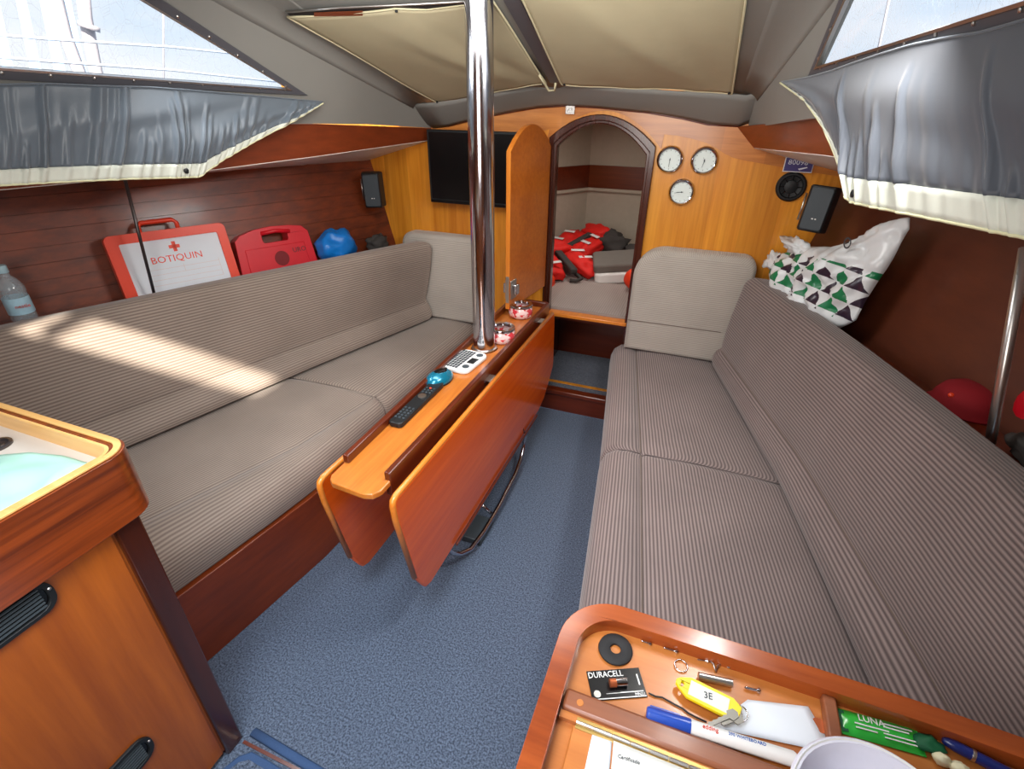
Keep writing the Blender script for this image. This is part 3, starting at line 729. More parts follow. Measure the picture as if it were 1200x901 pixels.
# ================================================================== TABLE
tb = thing('folding_table', 'long narrow drop-leaf saloon table with orange-red varnished leaves, folded down around the mast post', 'table', (-.72, 1.5, 0))
T0 = Matrix.Translation((.72, -1.5, 0))
def tabw(y): return interp(y, [.78, 2.19], [-.795, -.825]), interp(y, [.78, 2.19], [-.640, -.632])
a0, a1 = tabw(.78); c0, c1 = tabw(2.19)
r = .025
poly = [(a0, .80), (a0+.008, .785), (a0+.022, .775), (a1-.035, .768), (a1-.012, .775), (a1, .795), (c1, 2.19), (c0, 2.19)]
holep = [(-.7365+.052*math.cos(2*PI*k/20), 1.665+.052*math.sin(2*PI*k/20)) for k in range(20)]
MB().plate(poly, [holep], .018, T0 @ Matrix.Translation((0, 0, .632))).build('tabletop', M['teak_light'], tb, bevel=.003)
# fiddles, following the top's edges
def rail(x0, x1, ya, yb_, z0, z1, name, mat, xo0, xo1):
    rows = []
    for y in (ya, (ya+yb_)/2, yb_):
        t = (y-.78)/(2.19-.78); l = lerp(x0, x1, t)
        rows.append([(l+xo0, y, z0), (l+xo1, y, z0), (l+xo1, y, z1), (l+xo0, y, z1)])
    return MB().loft(rows, T=T0).build(name, mat, tb, bevel=.003)
rail(a0, c0, .855, 2.2, .650, .676, 'fiddle', M['mahog'], -.001, .017)
rail(a1, c1, .835, 2.2, .600, .674, 'fiddle', M['mahog'], -.016, .002)
MB().box(-.80, -.64, 2.19, 2.21, .60, .674, T0).build('end_fiddle', M['mahog'], tb, bevel=.003)
# leaves
def leaf(x, thick, y0, y1, name, label=None):
    poly = [(y0+.012, .632), (y0, .620), (y0+.004, .56), (y0+.055, .29), (y0+.085, .225), (y0+.10, .200), (y0+.13, .188), (y1-.19, .192), (y1-.11, .215), (y1-.04, .265), (y1+.03, .33), (y1+.035, .36), (y1+.01, .60), (y1, .632)]
    T = T0 @ frame((x, 0, 0), (0, 1, 0), (0, 0, 1))
    o = MB().prism(poly, -thick/2, thick/2, T).build(name, M['teak_red'], tb, bevel=.006, segs=3)
    return o
lR = leaf(-.609, .017, .79, 2.19, 'leaf')
lL = leaf(-.845, .015, .80, 2.17, 'leaf')
lL.location.z = -.020
# pale edge banding along the top of each leaf and its near end
for lx, y0, y1 in ((-.609, .79, 2.19), (-.845, .80, 2.17)):
    MB().tube([(lx, y0+.058, .29), (lx, y0+.006, .56), (lx, y0+.002, .612), (lx, y0+.006, .626), (lx, y0+.02, .632), (lx, y1-.01, .632)], .0088, 8, T0).build('edge_band', M['teak_edge'], lR if lx > -.7 else lL, smooth=True)
MB().box(-.596, -.588, 1.08, 1.95, .192, .202, T0).build('bead', M['mahog'], lR, bevel=.002)
for y in (1.43, 2.02):
    b = MB(); b.box(-.636, -.612, y, y+.05, .640, .643, T0); b.tube([(-.634, y, .638), (-.634, y+.05, .638)], .004, 8, T0); b.build('hinge', M['steel'], tb, smooth=30)
# box under the top, pedestal, and the bent tube stay
MB().box(-.80, -.655, 1.05, 1.60, .50, .632, T0).box(-.80, -.655, 1.73, 2.15, .50, .632, T0).build('under_box', M['mahog'], tb)
MB().box(-.79, -.665, 1.35, 1.60, .02, .50, T0).build('pedestal', M['mahog_z'], tb, bevel=.004)
MB().box(-.82, -.59, 1.27, 1.40, 0, .028, T0).build('foot_plate', M['slate'], tb, bevel=.004)
pt = [(-.72, 1.10, .30), (-.66, 1.11, .16), (-.64, 1.13, .09), (-.622, 1.16, .06), (-.60, 1.20, .052), (-.59, 1.30, .05), (-.588, 1.45, .05), (-.594, 1.66, .056), (-.602, 1.76, .075), (-.604, 1.80, .11), (-.602, 1.80, .17), (-.61, 1.77, .24), (-.66, 1.76, .30)]
MB().tube(pt, .009, 10, T0).build('tube_stay', M['chrome'], tb, smooth=True)
MB().tube([(-.66, 1.40, .10), (-.60, 1.40, .052)], .007, 8, T0).build('stay_bracket', M['chrome'], tb, smooth=True)

# mast post
b = MB(); b.lathe([(.0425, .56), (.0425, 1.0), (.0425, 1.765)], 40)
ps = thing('mast_post', 'polished stainless steel post standing through the folding table up to the ceiling', 'post', (-.7365, 1.665, 0))
b.build('tube', M['chrome'], ps, smooth=40)
MB().lathe([(.0425, .651), (.050, .651), (.050, .655), (.0425, .658)], 32).build('collar', M['steel'], ps, smooth=40)

# ================================================================== THINGS ON THE TABLE
# remote control
p0 = atz(465, 497, .655); p1 = atz(512, 452, .655)
T = frame((p0+p1)/2, p1-p0, Vector((0, 0, 1)).cross(p1-p0)); T.translation.z = .6505
L_ = (p1-p0).length/2
rm = thing('remote_control', 'long black television remote lying on the table, nearest the camera', 'remote', mat4=T @ Matrix.Scale(1.1, 4))
MB().prism(rrect(-L_, L_, -.021, .021, .012), 0, .016).build('body', M['black'], rm, bevel=.003)
b = MB(); b.lathe([(.013, .016), (.013, .018), (.006, .0185)], 16, Matrix.Translation((L_*.2, 0, 0))); b.build('dial_pad', M['steel'], rm, smooth=30)
for i in range(5):
    for j in range(3):
        x = -L_+.028+i*.013; y = (j-1)*.012
        if x < L_*.05: MB().lathe([(.0038, .016), (.0036, .0178), (0, .018)], 8, Matrix.Translation((x, y, 0))).build('button', M['slate'], rm, smooth=30)
for i in range(3):
    for j in range(3): MB().lathe([(.0036, .016), (.0034, .0178), (0, .018)], 8, Matrix.Translation((L_*.2+.024+i*.013, (j-1)*.012, 0))).build('button', M['ink_red'] if (i == 2 and j == 1) else M['slate'], rm, smooth=30)
# mouse
p = atz(514, 443, .665)
T = frame((p.x, p.y, .6505), (.25, 1, 0), (-1, .25, 0))
ms = thing('computer_mouse', 'teal and black computer mouse between the remote and the small keyboard', 'mouse', mat4=T @ Matrix.Scale(1.25, 4))
b = MB()
def half(cz, rx, ry, rz, z0):
    return lambda u, v: (rx*math.sin(v*PI/2)*math.cos(u*2*PI)*(1+.08*math.cos(u*2*PI)), ry*math.sin(v*PI/2)*math.sin(u*2*PI), z0+rz*math.cos(v*PI/2))
b.grid(half(0, .048, .031, .028, .006), 28, 8); b.build('shell', M['teal'], ms, smooth=True)
b = MB(); b.lathe([(.97, 0), (1.0, .3), (1.0, .7), (.985, 1.0)], 28, Matrix.Diagonal((.048, .031, .0065, 1))); b.build('skirt', M['black'], ms, smooth=40)
b = MB(); b.grid(lambda u, v: (.006+.030*math.sin(v*PI/2.2)*math.cos(u*2*PI), .019*math.sin(v*PI/2.2)*math.sin(u*2*PI), .0075+.0287*math.cos(v*PI/2.9)), 24, 6); b.build('palm_rest', M['black_gloss'], ms, smooth=True)
MB().lathe([(.006, -.002), (.006, .002)], 14, Matrix.Translation((.030, 0, .0265)) @ Matrix.Rotation(PI/2, 4, 'X')).build('scroll_wheel', M['black_soft'], ms, smooth=30)
# mini keyboard
p = atz(545, 424, .655); T = frame((p.x+.002, p.y, .6505), (.10, 1, 0), (-1, .10, 0))
SC = Matrix.Scale(1.2, 4)
kb = thing('mini_keyboard', 'small white handheld keyboard with touchpad at the foot of the steel post', 'keyboard', mat4=T @ SC)
kp = rrect(-.072, .068, -.046, .046, .022, 6)
MB().prism(kp, 0, .013).build('body', M['white'], kb, bevel=.004, segs=3)
for i in range(5):
    for j in range(9):
        x = -.058+j*.0135; y = .036-i*.0098
        MB().box(x-.0048, x+.0048, y-.0034, y+.0034, .0128, .0148).build('key', M['ink'], kb)
MB().box(-.018, .018, -.038, -.014, .0128, .0142).build('touchpad', M['black'], kb, bevel=.001)
for x in (-.042, .044):
    b = MB(); b.lathe([(.011, .0128), (.011, .0145), (.0095, .0152)], 18, Matrix.Translation((x, -.026, 0))); b.build('round_pad', M['slate'], kb, smooth=30)
# two glass jars
for (u, v, lab) in ((588, 396, 'red and white glass jar with silver rim, right beside the steel post'), (610, 368, 'red and white glass jar with silver rim at the far end of the table')):
    p = atz(u, v, .66)
    jr = thing('glass_jar', lab, 'jar', (p.x, p.y, .6505), group='glass jars at the far end of the table')
    MB().lathe([(.028, 0), (.034, .004), (.036, .018), (.035, .032), (.031, .040), (.027, .040), (.029, .030), (.030, .006), (.001, .004)], 28).build('body', M['glass_red'], jr, smooth=50); jr.scale = (1.55, 1.55, 1.25)
    MB().lathe([(.0225, .040), (.0345, .040), (.0355, .044), (.034, .048), (.024, .048), (.0225, .040)], 28, caps=False).build('rim', M['chrome'], jr, smooth=40)
    MB().lathe([(.0225, .012), (.0225, .020)], 20).build('candle', M['void'], jr, smooth=40)

# ================================================================== BULKHEAD FITTINGS
# door leaf, hinged at the left of the doorway, standing open
th = math.radians(97); hx, hy = -.722, 2.385; W = .385
ex = Vector((math.cos(th), -math.sin(th), 0))
T = frame((hx, hy, 0), ex, (0, 0, 1))
dl_ = thing('door_1', '', ''); del dl_['label']; del dl_['category']; dl_['kind'] = 'structure'; dl_.matrix_world = T
poly = [(0, .69), (W, .69)] + [(x, z) for x, z in arch_pts(0, W, 1.335, 1.335, 1.425)]
MB().prism(poly, -.009, .009).build('panel', M['teak_door'], dl_, bevel=.002)
rows = [[(p[0]-.0005, p[1]+0, -.0095), (p[0]+.002, p[1]+.002, -.0095), (p[0]+.002, p[1]+.002, .0095), (p[0]-.0005, p[1], .0095)] for p in [(W, .69), (W, 1.335)] + [(x, z) for x, z in arch_pts(0, W, 1.335, 1.335, 1.425)][1:-1]]
MB().loft(rows).build('edge_band', M['teak_edge'], dl_)
sgn = 1
for zz, s_ in ((1, 1), (-1, -1)):
    b = MB(); b.box(W-.055, W-.004, .735, .82, .009*s_, .016*s_); b.build('lock_plate', M['steel'], dl_, bevel=.002)
    b = MB(); b.box(W-.05, W-.02, .755, .80, .016*s_, .034*s_); b.build('lock_box', M['chrome'], dl_, bevel=.004)
MB().box(W, W+.003, .72, .84, -.008, .008).build('strike', M['steel'], dl_)
# television
tv = thing('television', 'flat black television on the bulkhead behind the steel post and the open door', 'television', (-1.06, 2.35, 1.225))
MB().box(-.262, .262, 0, .030, -.165, .163).build('body', M['black'], tv, bevel=.004)
MB().box(-.250, .250, -.0015, .0005, -.145, .153).build('screen', M['screen'], tv)
MB().box(-.258, .258, -.003, .002, -.163, -.150).build('lower_bezel', M['black_gloss'], tv, bevel=.001)
MB().box(-.08, .08, .030, .064, -.08, .08).build('bracket', M['black'], tv)
# gauges
TG = lambda x, z, y=2.418: frame((x, y, z), (1, 0, 0), (0, 0, 1))       # local z points toward -y (out of the bulkhead)
def gauge(x, z, lab, hands, rr_=.051):
    g = thing('gauge', lab, 'gauge', mat4=TG(x, z), group='gauges on the bulkhead')
    MB().lathe([(rr_+.004, 0), (rr_+.004, .006), (rr_, .016), (rr_-.005, .020), (rr_-.008, .0185), (rr_-.008, .012)], 40, caps=False).build('bezel', M['chrome'], g, smooth=50)
    MB().lathe([(0, .010), (rr_-.007, .010)], 40, caps=False).build('face', M['dial'], g)
    b = MB()
    for k in range(12):
        a = 2*PI*k/12; b.box(-.0007, .0007, rr_-.017, rr_-.012, .0102, .0107, Matrix.Rotation(a, 4, 'Z'))
    b.build('ticks', M['ink'], g)
    for (a, l, w) in hands:
        MB().prism([(-w, -.007), (w, -.007), (w*.5, l), (-w*.5, l)], .0115, .0125, Matrix.Rotation(a, 4, 'Z')).build('hand', M['ink'], g)
    MB().lathe([(.0028, .0115), (.0022, .0145)], 12).build('hub', M['ink'], g, smooth=30)
    text('mbar' if False else '', .01, g, M['ink'], Matrix()) if False else None
    return g
gauge(-.195, 1.300, 'round white dial gauge in a chrome ring, left of the upper pair', [(math.radians(178), .028, .0011)])
gauge(-.057, 1.302, 'round white dial gauge in a chrome ring, right of the upper pair', [(math.radians(170), .026, .0011), (math.radians(20), .014, .0008)])
gauge(-.127, 1.175, 'round white dial clock in a chrome ring, below the other two', [(math.radians(100), .030, .0010), (math.radians(96), .020, .0013)])
# small switch plate at the top
g = thing('switch_plate', 'small square metal plate with relief above the arched doorway', 'plate', mat4=TG(-.642, 1.478, 2.409))
MB().box(-.020, .020, -.016, .016, 0, .004).build('plate', M['steel'], g, bevel=.001)
MB().tube([(-.010, -.004, .004), (-.004, .009, .006), (.006, .006, .006), (.010, -.006, .004), (-.002, -.010, .005)], .0018, 6).build('relief', M['white'], g, smooth=True)
# blue name plate
c = aty(937, 190, 2.40)
g = thing('name_plate', 'small blue plate with pale lettering over the round black speaker', 'plate', mat4=frame((c.x, 2.406, c.z-.010), (1, 0, 0), (.05, 0, 1)))
MB().box(-.052, .052, -.027, .027, 0, .004).build('plate', M['white'], g)
MB().box(-.049, .049, -.024, .024, .004, .005).build('panel', M['label_blue'], g)
text('80098', .026, g, M['paper'], Matrix.Translation((-.004, .008, .0056)), sx=1.1)
MB().prism([(.0, -.014), (.03, -.006), (.034, -.009), (.006, -.019)], .005, .0058).build('swoosh', M['paper'], g)
# round speaker
c = aty(927, 219, 2.41)
g = thing('round_speaker', 'round black flush speaker on the bulkhead next to the boxy loudspeaker', 'speaker', mat4=TG(c.x, c.z))
MB().lathe([(.056, 0), (.056, .006), (.050, .012), (.044, .012), (.040, .006), (.026, .004), (.024, .010), (.010, .013), (0, .013)], 36).build('body', M['black'], g, smooth=40)
b = MB()
for k in range(4): b.box(-.04, .04, -.0015, .0015, .007, .010, Matrix.Rotation(k*PI/4, 4, 'Z'))
b.build('grille_ribs', M['black_gloss'], g)
# box loudspeakers
def loudspeaker(c, xax, up, lab):
    T = frame(c, xax, up)
    g = thing('loudspeaker', lab, 'speaker', mat4=T, group='boxy corner loudspeakers')
    w, h, d = .053, .082, .045
    prof = [(-w, -.01), (-w+.012, d), (w-.012, d), (w, -.01), (w*.7, -.03), (-w*.7, -.03)]
    b = MB(); TT = Matrix(((1, 0, 0, 0), (0, 0, 1, 0), (0, 1, 0, 0), (0, 0, 0, 1)))
    b.prism(prof, -h, h, TT); b.build('cabinet', M['black'], g, bevel=.007, segs=3)
    MB().prism(rrect(-w+.016, w-.016, -h+.008, h-.008, .01), d-.0005, d+.004).build('grille', M['slate'], g, bevel=.002)
    MB().box(-.005, .001, -h*.45, -h*.40, d+.004, d+.005).build('badge', M['white'], g)
    MB().box(.006, .011, -h*.45, -h*.40, d+.004, d+.005).build('badge', M['white'], g)
    MB().tube([(0, 0, -.03), (0, .0, -.075)], .008, 8).build('mount', M['steel'], g, smooth=True)
    MB().tube([(-w-.004, -h*.6, .0), (-w-.004, h*.6, .0)], .004, 8).build('side_trim', M['steel'], g, smooth=True)
    return g
loudspeaker((-1.605, 2.28, 1.112), (.92, .36, .02), (-.04, -.05, 1), 'boxy black loudspeaker in the left corner over the shelf')
loudspeaker((.385, 2.27, 1.165), (.93, -.30, -.05), (.10, .10, 1), 'boxy black loudspeaker in the right corner above the carrier bag')

# ================================================================== CURTAINS AND BLINDS
def curtain(top, bot, name, label, inward, amp, nu=260, nv=26, seed=1, hem=.16, nf=34, st0=.15, mat='curtain'):
    """top/bot: matched 3D polylines from aft to forward tip"""
    def along(P, t):
        L_ = [0]
        for i in range(len(P)-1): L_.append(L_[-1] + 1)
        x = t*(len(P)-1); i = min(int(x), len(P)-2); return P[i].lerp(P[i+1], x-i)
    g = thing(name, label, 'curtain', along(top, .5)); inv = Matrix.Translation(-along(top, .5))
    def base(u, v): return along(top, u).lerp(along(bot, u), v)
    def fold(u, v):
        ww = u*nf + 1.6*noise.noise(Vector((u*6, seed, v*.8))) + (v-1)*1.3*math.sin(u*5+seed)
        k = math.floor(ww); f = ww - k
        hgt = .45 + .55*noise.cell(Vector((k+.5, seed, 0)))
        start = st0 + .45*noise.cell(Vector((k+.5, seed+7, 3)))
        env = max(0, min(1, (v-start)/(1-start)))**.8
        s = (math.sin(PI*f)**1.6)*hgt*env*1.25
        s += .35*noise.noise(Vector((u*55, v*4, seed*3)))*max(0, v-.35)
        s += noise.noise(Vector((u*5+v*2.5, v*2.4, seed*5)))*.6*math.sin(PI*min(1, v))
        belly = math.sin(PI*min(1, v*1.05))*.7
        return amp*(s+belly)*min(1, (1-u)*9+.15)
    def f1(u, v):
        vv = v*(1-hem); p = base(u, vv) + inward*(fold(u, vv)); return p
    def f2(u, v):
        vv = (1-hem) + v*hem; p = base(u, vv) + inward*(fold(u, 1-hem)*(.75-.35*v)+.004); return p
    MB().grid(f1, nu, nv, inv).build('cloth', M[mat], g, smooth=True, solid=.0015)
    MB().grid(f2, nu, 4, inv).build('hem', M['hem'], g, smooth=True, solid=.003)
    MB().tube([f2(k/nu, 1) for k in range(nu+1)], .0028, 6, inv).build('hem_piping', M['hem_edge'], g, smooth=True)
    MB().tube([f1(k/40, 0)+inward*.002 for k in range(41)], .0022, 6, inv).build('top_cord', M['curtain'], g, smooth=True)
    return g, inv, base
def vplane(a, b_):
    d = Vector((b_[0]-a[0], b_[1]-a[1], 0)).normalized(); n = Vector((-d.y, d.x, 0)); return Vector((a[0], a[1], 0)), n
P, n = vplane((-1.455, 1.65), (-1.640, .905))
tl = [(-170, 108), (-80, 103), (0, 99), (60, 98), (130, 101), (175, 102), (215, 105), (250, 108), (285, 111), (320, 114), (350, 117), (378, 119)]
bl = [(-190, 232), (-90, 224), (0, 217), (50, 214), (110, 211), (160, 209), (205, 208), (232, 207), (262, 186), (300, 164), (340, 143), (378, 121)]
inw = Vector((1, -.25, 0)).normalized()
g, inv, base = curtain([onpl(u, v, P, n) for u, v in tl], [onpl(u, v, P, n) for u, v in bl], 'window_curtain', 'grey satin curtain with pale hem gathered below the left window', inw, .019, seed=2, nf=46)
c = onpl(216, 200, P, n) + inw*.012
MB().lathe([(.008, 0), (.008, .003), (.003, .005), (.003, .002)], 14, inv @ Matrix.Translation(c) @ Vector((1, -.25, 0)).to_track_quat('Z', 'Y').to_matrix().to_4x4()).build('turn_button', M['black'], g, smooth=30)
P, n = vplane((.183, 1.75), (.348, 1.084))
tl = [(1360, -30), (1280, 0), (1200, 24), (1150, 38), (1110, 44), (1070, 52), (1030, 64), (1000, 74), (975, 83), (950, 90), (930, 94), (916, 96)]
bl = [(1380, 320), (1290, 299), (1200, 277), (1150, 267), (1100, 257), (1050, 247), (1010, 239), (1000, 236), (990, 200), (968, 150), (945, 117), (916, 97)]
inw = Vector((-1, -.25, 0)).normalized()
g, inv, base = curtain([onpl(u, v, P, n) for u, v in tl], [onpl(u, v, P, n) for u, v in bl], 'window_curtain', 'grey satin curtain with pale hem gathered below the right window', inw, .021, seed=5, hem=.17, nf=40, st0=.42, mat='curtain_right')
c = onpl(1007, 227, P, n) + inw*.012
MB().lathe([(.008, 0), (.008, .003), (.003, .005), (.003, .002)], 14, inv @ Matrix.Translation(c) @ Vector((-1, -.25, 0)).to_track_quat('Z', 'Y').to_matrix().to_4x4()).build('turn_button', M['black'], g, smooth=30)

# blinds under the roof windows: 4 corners in px on the roof plane, lowered a little
def roofp(u, v, low=0):
    """where the ray meets the roof lining, lowered a little"""
    d = ray(u, v); lo, hi = .3, 4.0
    for _ in range(50):
        m = (lo+hi)/2; p = CAM + d*m; y = min(p.y, 2.34)
        if p.z > roofz(y, p.x-XC) - .016 - low: hi = m
        else: lo = m
    return CAM + d*lo
def blind(aft, fwd, label, seed):
    g = thing('roof_blind', label, 'blind', (aft[0]+fwd[-1])/2, group='canvas blinds under the roof windows'); inv = Matrix.Translation(-(aft[0]+fwd[-1])/2)
    def along(Pn, t): x = t*(len(Pn)-1); i = min(int(x), len(Pn)-2); return Pn[i].lerp(Pn[i+1], x-i)
    def fn(u, v):
        p = along(aft, u).lerp(along(fwd, u), v)
        sag = .020*math.sin(PI*u)*math.sin(PI*v) + .005*noise.noise(Vector((u*3+seed, v*2-u*3, seed)))
        rid = .006*max(0, 1-abs((u - (.25+.6*v))*8)) - .004*max(0, 1-abs((u-(.55+.4*v))*10))
        return p - Vector((0, 0, sag + rid*math.sin(PI*v)))
    MB().grid(fn, 40, 30, inv).build('cloth', M['blind'], g, smooth=True, solid=.002)
    loop = [fn(k/30, 0) for k in range(30)] + [fn(1, k/30) for k in range(30)] + [fn(1-k/30, 1) for k in range(30)] + [fn(0, 1-k/30) for k in range(30)]
    MB().tube(loop, .0035, 6, inv, closed=True).build('binding', M['blind_edge'], g, smooth=True)
    for (u, v) in ((0.02, .98), (.98, .98), (.5, .01)):
        MB().ball(inv @ (fn(u, v)-Vector((0, .002, .004))), .005, .005, .004, 10, 6).build('snap', M['black'], g, smooth=True)
    return g
blind([roofp(337, 20), roofp(390, 19), roofp(430, 14), roofp(463, 9), roofp(500, 11), roofp(545, 7), roofp(578, 2)], [roofp(512, 120), roofp(560, 112), roofp(600, 104), roofp(640, 98)], 'beige canvas blind overhead on the left, behind the steel post', 1)
blind([roofp(606, -14), roofp(680, -14), roofp(780, -14), roofp(876, -14)], [roofp(658, 99), roofp(730, 103), roofp(800, 105), roofp(858, 110)], 'beige canvas blind overhead on the right', 7)
# curled tab of the left blind
c = roofp(640, 98, .006)
b = MB(); b.tube([roofp(632, 88, .005), roofp(638, 98, .010), roofp(643, 106, .014), roofp(650, 106, .010), roofp(651, 98, .006)], .0045, 8); o = b.build('blind_tab', M['blind_edge'], smooth=True); tag(o, 'curled cream cord end where the two overhead blinds meet', 'cord')
# flat dark strips painting the shade between the blinds and above the left one
b = MB(); b.loft([[roofp(583, -12, -.008), roofp(604, -12, -.008)], [roofp(645, 97, -.006), roofp(657, 97, -.006)]], closed=False); struct(b.build('trim_12', M['frame'], solid=.003))
b = MB(); b.loft([[roofp(335, 14, -.004), roofp(342, 20, -.004)], [roofp(400, 8, -.004), roofp(420, 18, -.004)], [roofp(545, 3, -.004), roofp(560, 12, -.004)]], closed=False); struct(b.build('trim_13', M['void'], solid=.003))
b = MB(); b.tube([roofp(335, 14, .002), roofp(400, 9, .002), roofp(470, 6, .002), roofp(560, 1, .002)], .0035, 6); struct(b.build('trim_14', M['steel'], smooth=True))
b = MB(); b.loft([[roofp(368, 15, .001), roofp(368, 19, .001)], [roofp(425, 13, .001), roofp(425, 18, .001)]], closed=False); struct(b.build('trim_15', M['copper'], solid=.002))

# ================================================================== GALLEY UNIT
gy = thing('galley_unit', 'wooden galley unit at lower left with pale sunken worktop and black pull handles', 'cabinet', (-1.3, .1, 0))
TG0 = Matrix.Translation((1.3, -.1, 0))
def corner_poly(x0, x1, y0, y1, r, n=8):      # rounded only at the (x1, y1) corner
    return [(x0, y0), (x1, y0)] + [(x1-r+r*math.cos(math.radians(90*k/n)), y1-r+r*math.sin(math.radians(90*k/n))) for k in range(n+1)] + [(x0, y1)]
GX1, GY1 = -.900, .462
outer = corner_poly(-1.80, GX1, -.55, GY1, .05); inner = corner_poly(-1.79, GX1-.022, -.54, GY1-.022, .03)
MB().plate(outer, [inner], .135, TG0 @ Matrix.Translation((0, 0, .812))).build('apron', M['apron'], gy, bevel=.005, segs=3)
o2 = corner_poly(-1.80, GX1-.004, -.55, GY1-.004, .046)
MB().plate(o2, [corner_poly(-1.795, GX1-.016, -.545, GY1-.016, .034)], .004, TG0 @ Matrix.Translation((0, 0, .9475))).build('lip', M['rim_pale'], gy, bevel=.0015)
i2 = corner_poly(-1.79, GX1-.0225, -.54, GY1-.0225, .03)
MB().plate(i2, [corner_poly(-1.78, GX1-.028, -.53, GY1-.028, .026)], .036, TG0 @ Matrix.Translation((0, 0, .911))).build('inner_lip', M['rim_pale'], gy)
MB().prism(i2, .900, .912, TG0).build('worktop', M['white_top'], gy)
c = atz(-4, 523, .913)
b = MB(); TR = TG0 @ Matrix.Translation((c.x-.004, c.y, .912)); b.lathe([(.026, 0), (.026, .004), (.021, .005), (.019, .001), (.015, .001), (.013, .003), (.009, .003), (0, .001)], 32, TR); b.build('drain_ring', M['rod'], gy, smooth=40)
MB().box(-1.75, -.925, -.50, .405, .02, .812, TG0).build('body', M['galley_panel'], gy)
MB().box(-.9248, -.9215, -.10, .372, .02, .805, TG0).build('door', M['galley_panel'], gy, bevel=.001)
MB().box(-.955, -.915, .378, .425, .0, .812, TG0).build('corner_post', M['mahog_z'], gy, bevel=.004)
def pull(y0, y1, z0, z1):
    T = TG0 @ frame((-.9215, 0, 0), (0, 1, 0), (0, 0, 1))
    h = MB().plate(rrect(y0, y1, z0, z1, (z1-z0)*.42), [rrect(y0+.008, y1-.010, z0+.008, z1-.008, (z1-z0)*.30)], .007, T).build('pull_handle', M['black'], gy, bevel=.002)
    b = MB(); b.prism(rrect(y0+.004, y1-.006, z0+.004, z1-.004, (z1-z0)*.34), .0003, .0015, T); b.build('recess', M['black_gloss'], h)
    b = MB(); k = 0
    while z0+.013+k*.0075 < z1-.010: b.box(y0+.012, y1-.018, z0+.012+k*.0075, z0+.0145+k*.0075, .001, .005, T); k += 1
    b.build('louvres', M['slate'], h)
    for yy, zz in ((y1-.0055, z0+(z1-z0)*.62),): MB().lathe([(.0032, .007), (.002, .0085), (0, .009)], 10, T @ Matrix.Translation((yy, zz, 0))).build('screw', M['steel'], h, smooth=30)
pull(.10, .266, .742, .808)
pull(.12, .268, .252, .326)
# mint cloth
def cl(u, v):
    P = [atz(0, 533, .914), atz(35, 530, .914), atz(75, 534, .914), atz(114, 546, .914)]
    Q = [atz(-120, 700, .914), atz(-60, 640, .914), atz(-20, 624, .914), atz(70, 572, .914)]
    def al(A, t): x = t*(len(A)-1); i = min(int(x), len(A)-2); return A[i].lerp(A[i+1], x-i)
    p = al(P, u).lerp(al(Q, u), v*.93)
    e = min(1, min(u, 1-u, v, 1-v)*6)
    return Vector((max(p.x, -1.5), p.y, .9135 + .014*e*(.5+noise.noise(Vector((p.x*14, p.y*14, 0))))))
o = MB().grid(cl, 34, 26).build('cloth', M['mint'], smooth=True, solid=.002); tag(o, 'mint green cloth laid in the pale galley worktop', 'cloth')

# carpet mat at the foot of the galley, with bound edge
mt = thing('carpet_mat', 'corner of a blue carpet mat with bound edge at the foot of the galley', 'mat', (-.75, .25, .004))
Tm = Matrix.Translation((.75, -.25, -.004))
mp_ = [(-.905, .05), (-.905, .34), (-.886, .385), (-.862, .405), (-.80, .404), (-.73, .400), (-.55, .395), (-.55, .05)]
MB().prism(mp_, .001, .010, Tm).build('edging', M['carpet_edge'], mt, bevel=.004)
ip_ = [(-.89, .05), (-.89, .335), (-.873, .372), (-.852, .386), (-.80, .384), (-.73, .380), (-.565, .376), (-.565, .05)]
MB().prism(ip_, .0095, .0125, Tm).build('pile', M['carpet'], mt)
b = MB(); b.box(-.905, -.45, .412, .420, 0, .003)
o = b.build('trim_16', M['mahog_x']); struct(o)
b = MB(); b.tube([(-.90, .444, .004), (-.78, .437, .004), (-.45, .420, .004)], [.012]*3, 8, Matrix.Diagonal((1, 1, .5, 1))); struct(b.build('trim_17', M['carpet_edge'], smooth=True))
# ================================================================== CHART TABLE
NX0, NX1, NY0, NY1 = -.098, .62, .12, .576
ct = thing('chart_table', 'chart table at lower right with rounded varnished rim, hinged lid and tray', 'table', (.2, .3, 0))
TN = Matrix.Translation((-.2, -.3, 0))
def nav_poly(d, r, n=10):
    x0 = NX0+d; y1 = NY1-d; k = .035
    pts = [(x0, NY0), (NX1, NY0), (NX1, y1-.012), (.40, y1-.002), (.2, y1+.0)]
    for i in range(n+1):
        a = math.radians(90 + 90*i/n); pts.append((x0+r+r*math.cos(a), y1-r+r*math.sin(a)))
    return pts
MB().plate(nav_poly(0, .085), [[(p[0], max(p[1], NY0+.02)) if p[0] < NX1-.01 else (NX1-.02, max(p[1], NY0+.02)) for p in nav_poly(.030, .06)]], .045, TN @ Matrix.Translation((0, 0, .737))).build('rim', M['rim_red'], ct, bevel=.009, segs=4)
MB().prism(nav_poly(-.006, .09), .722, .738, TN).build('lower_moulding', M['rim_red'], ct, bevel=.006)
MB().prism([(p[0], max(p[1], NY0+.01)) for p in nav_poly(.02, .07)], .738, .7565, TN).build('tray', M['nav_wood'], ct)
MB().prism(nav_poly(.03, .07), .62, .722, TN).build('body', M['mahog_x'], ct, bevel=.003)
MB().box(-.0665, .59, .394, .424, .7565, .7715, TN).build('divider', M['divider'], ct, bevel=.005)
MB().box(-.0665, .59, .384, .394, .7565, .7655, TN).build('ledge', M['nav_wood'], ct)
MB().box(.276, .294, .424, .546, .7565, .772, TN).build('divider', M['divider'], ct, bevel=.003)
MB().box(-.045, .55, .15, .380, .7580, .7665, TN).build('lid', M['nav_wood'], ct, bevel=.0015)
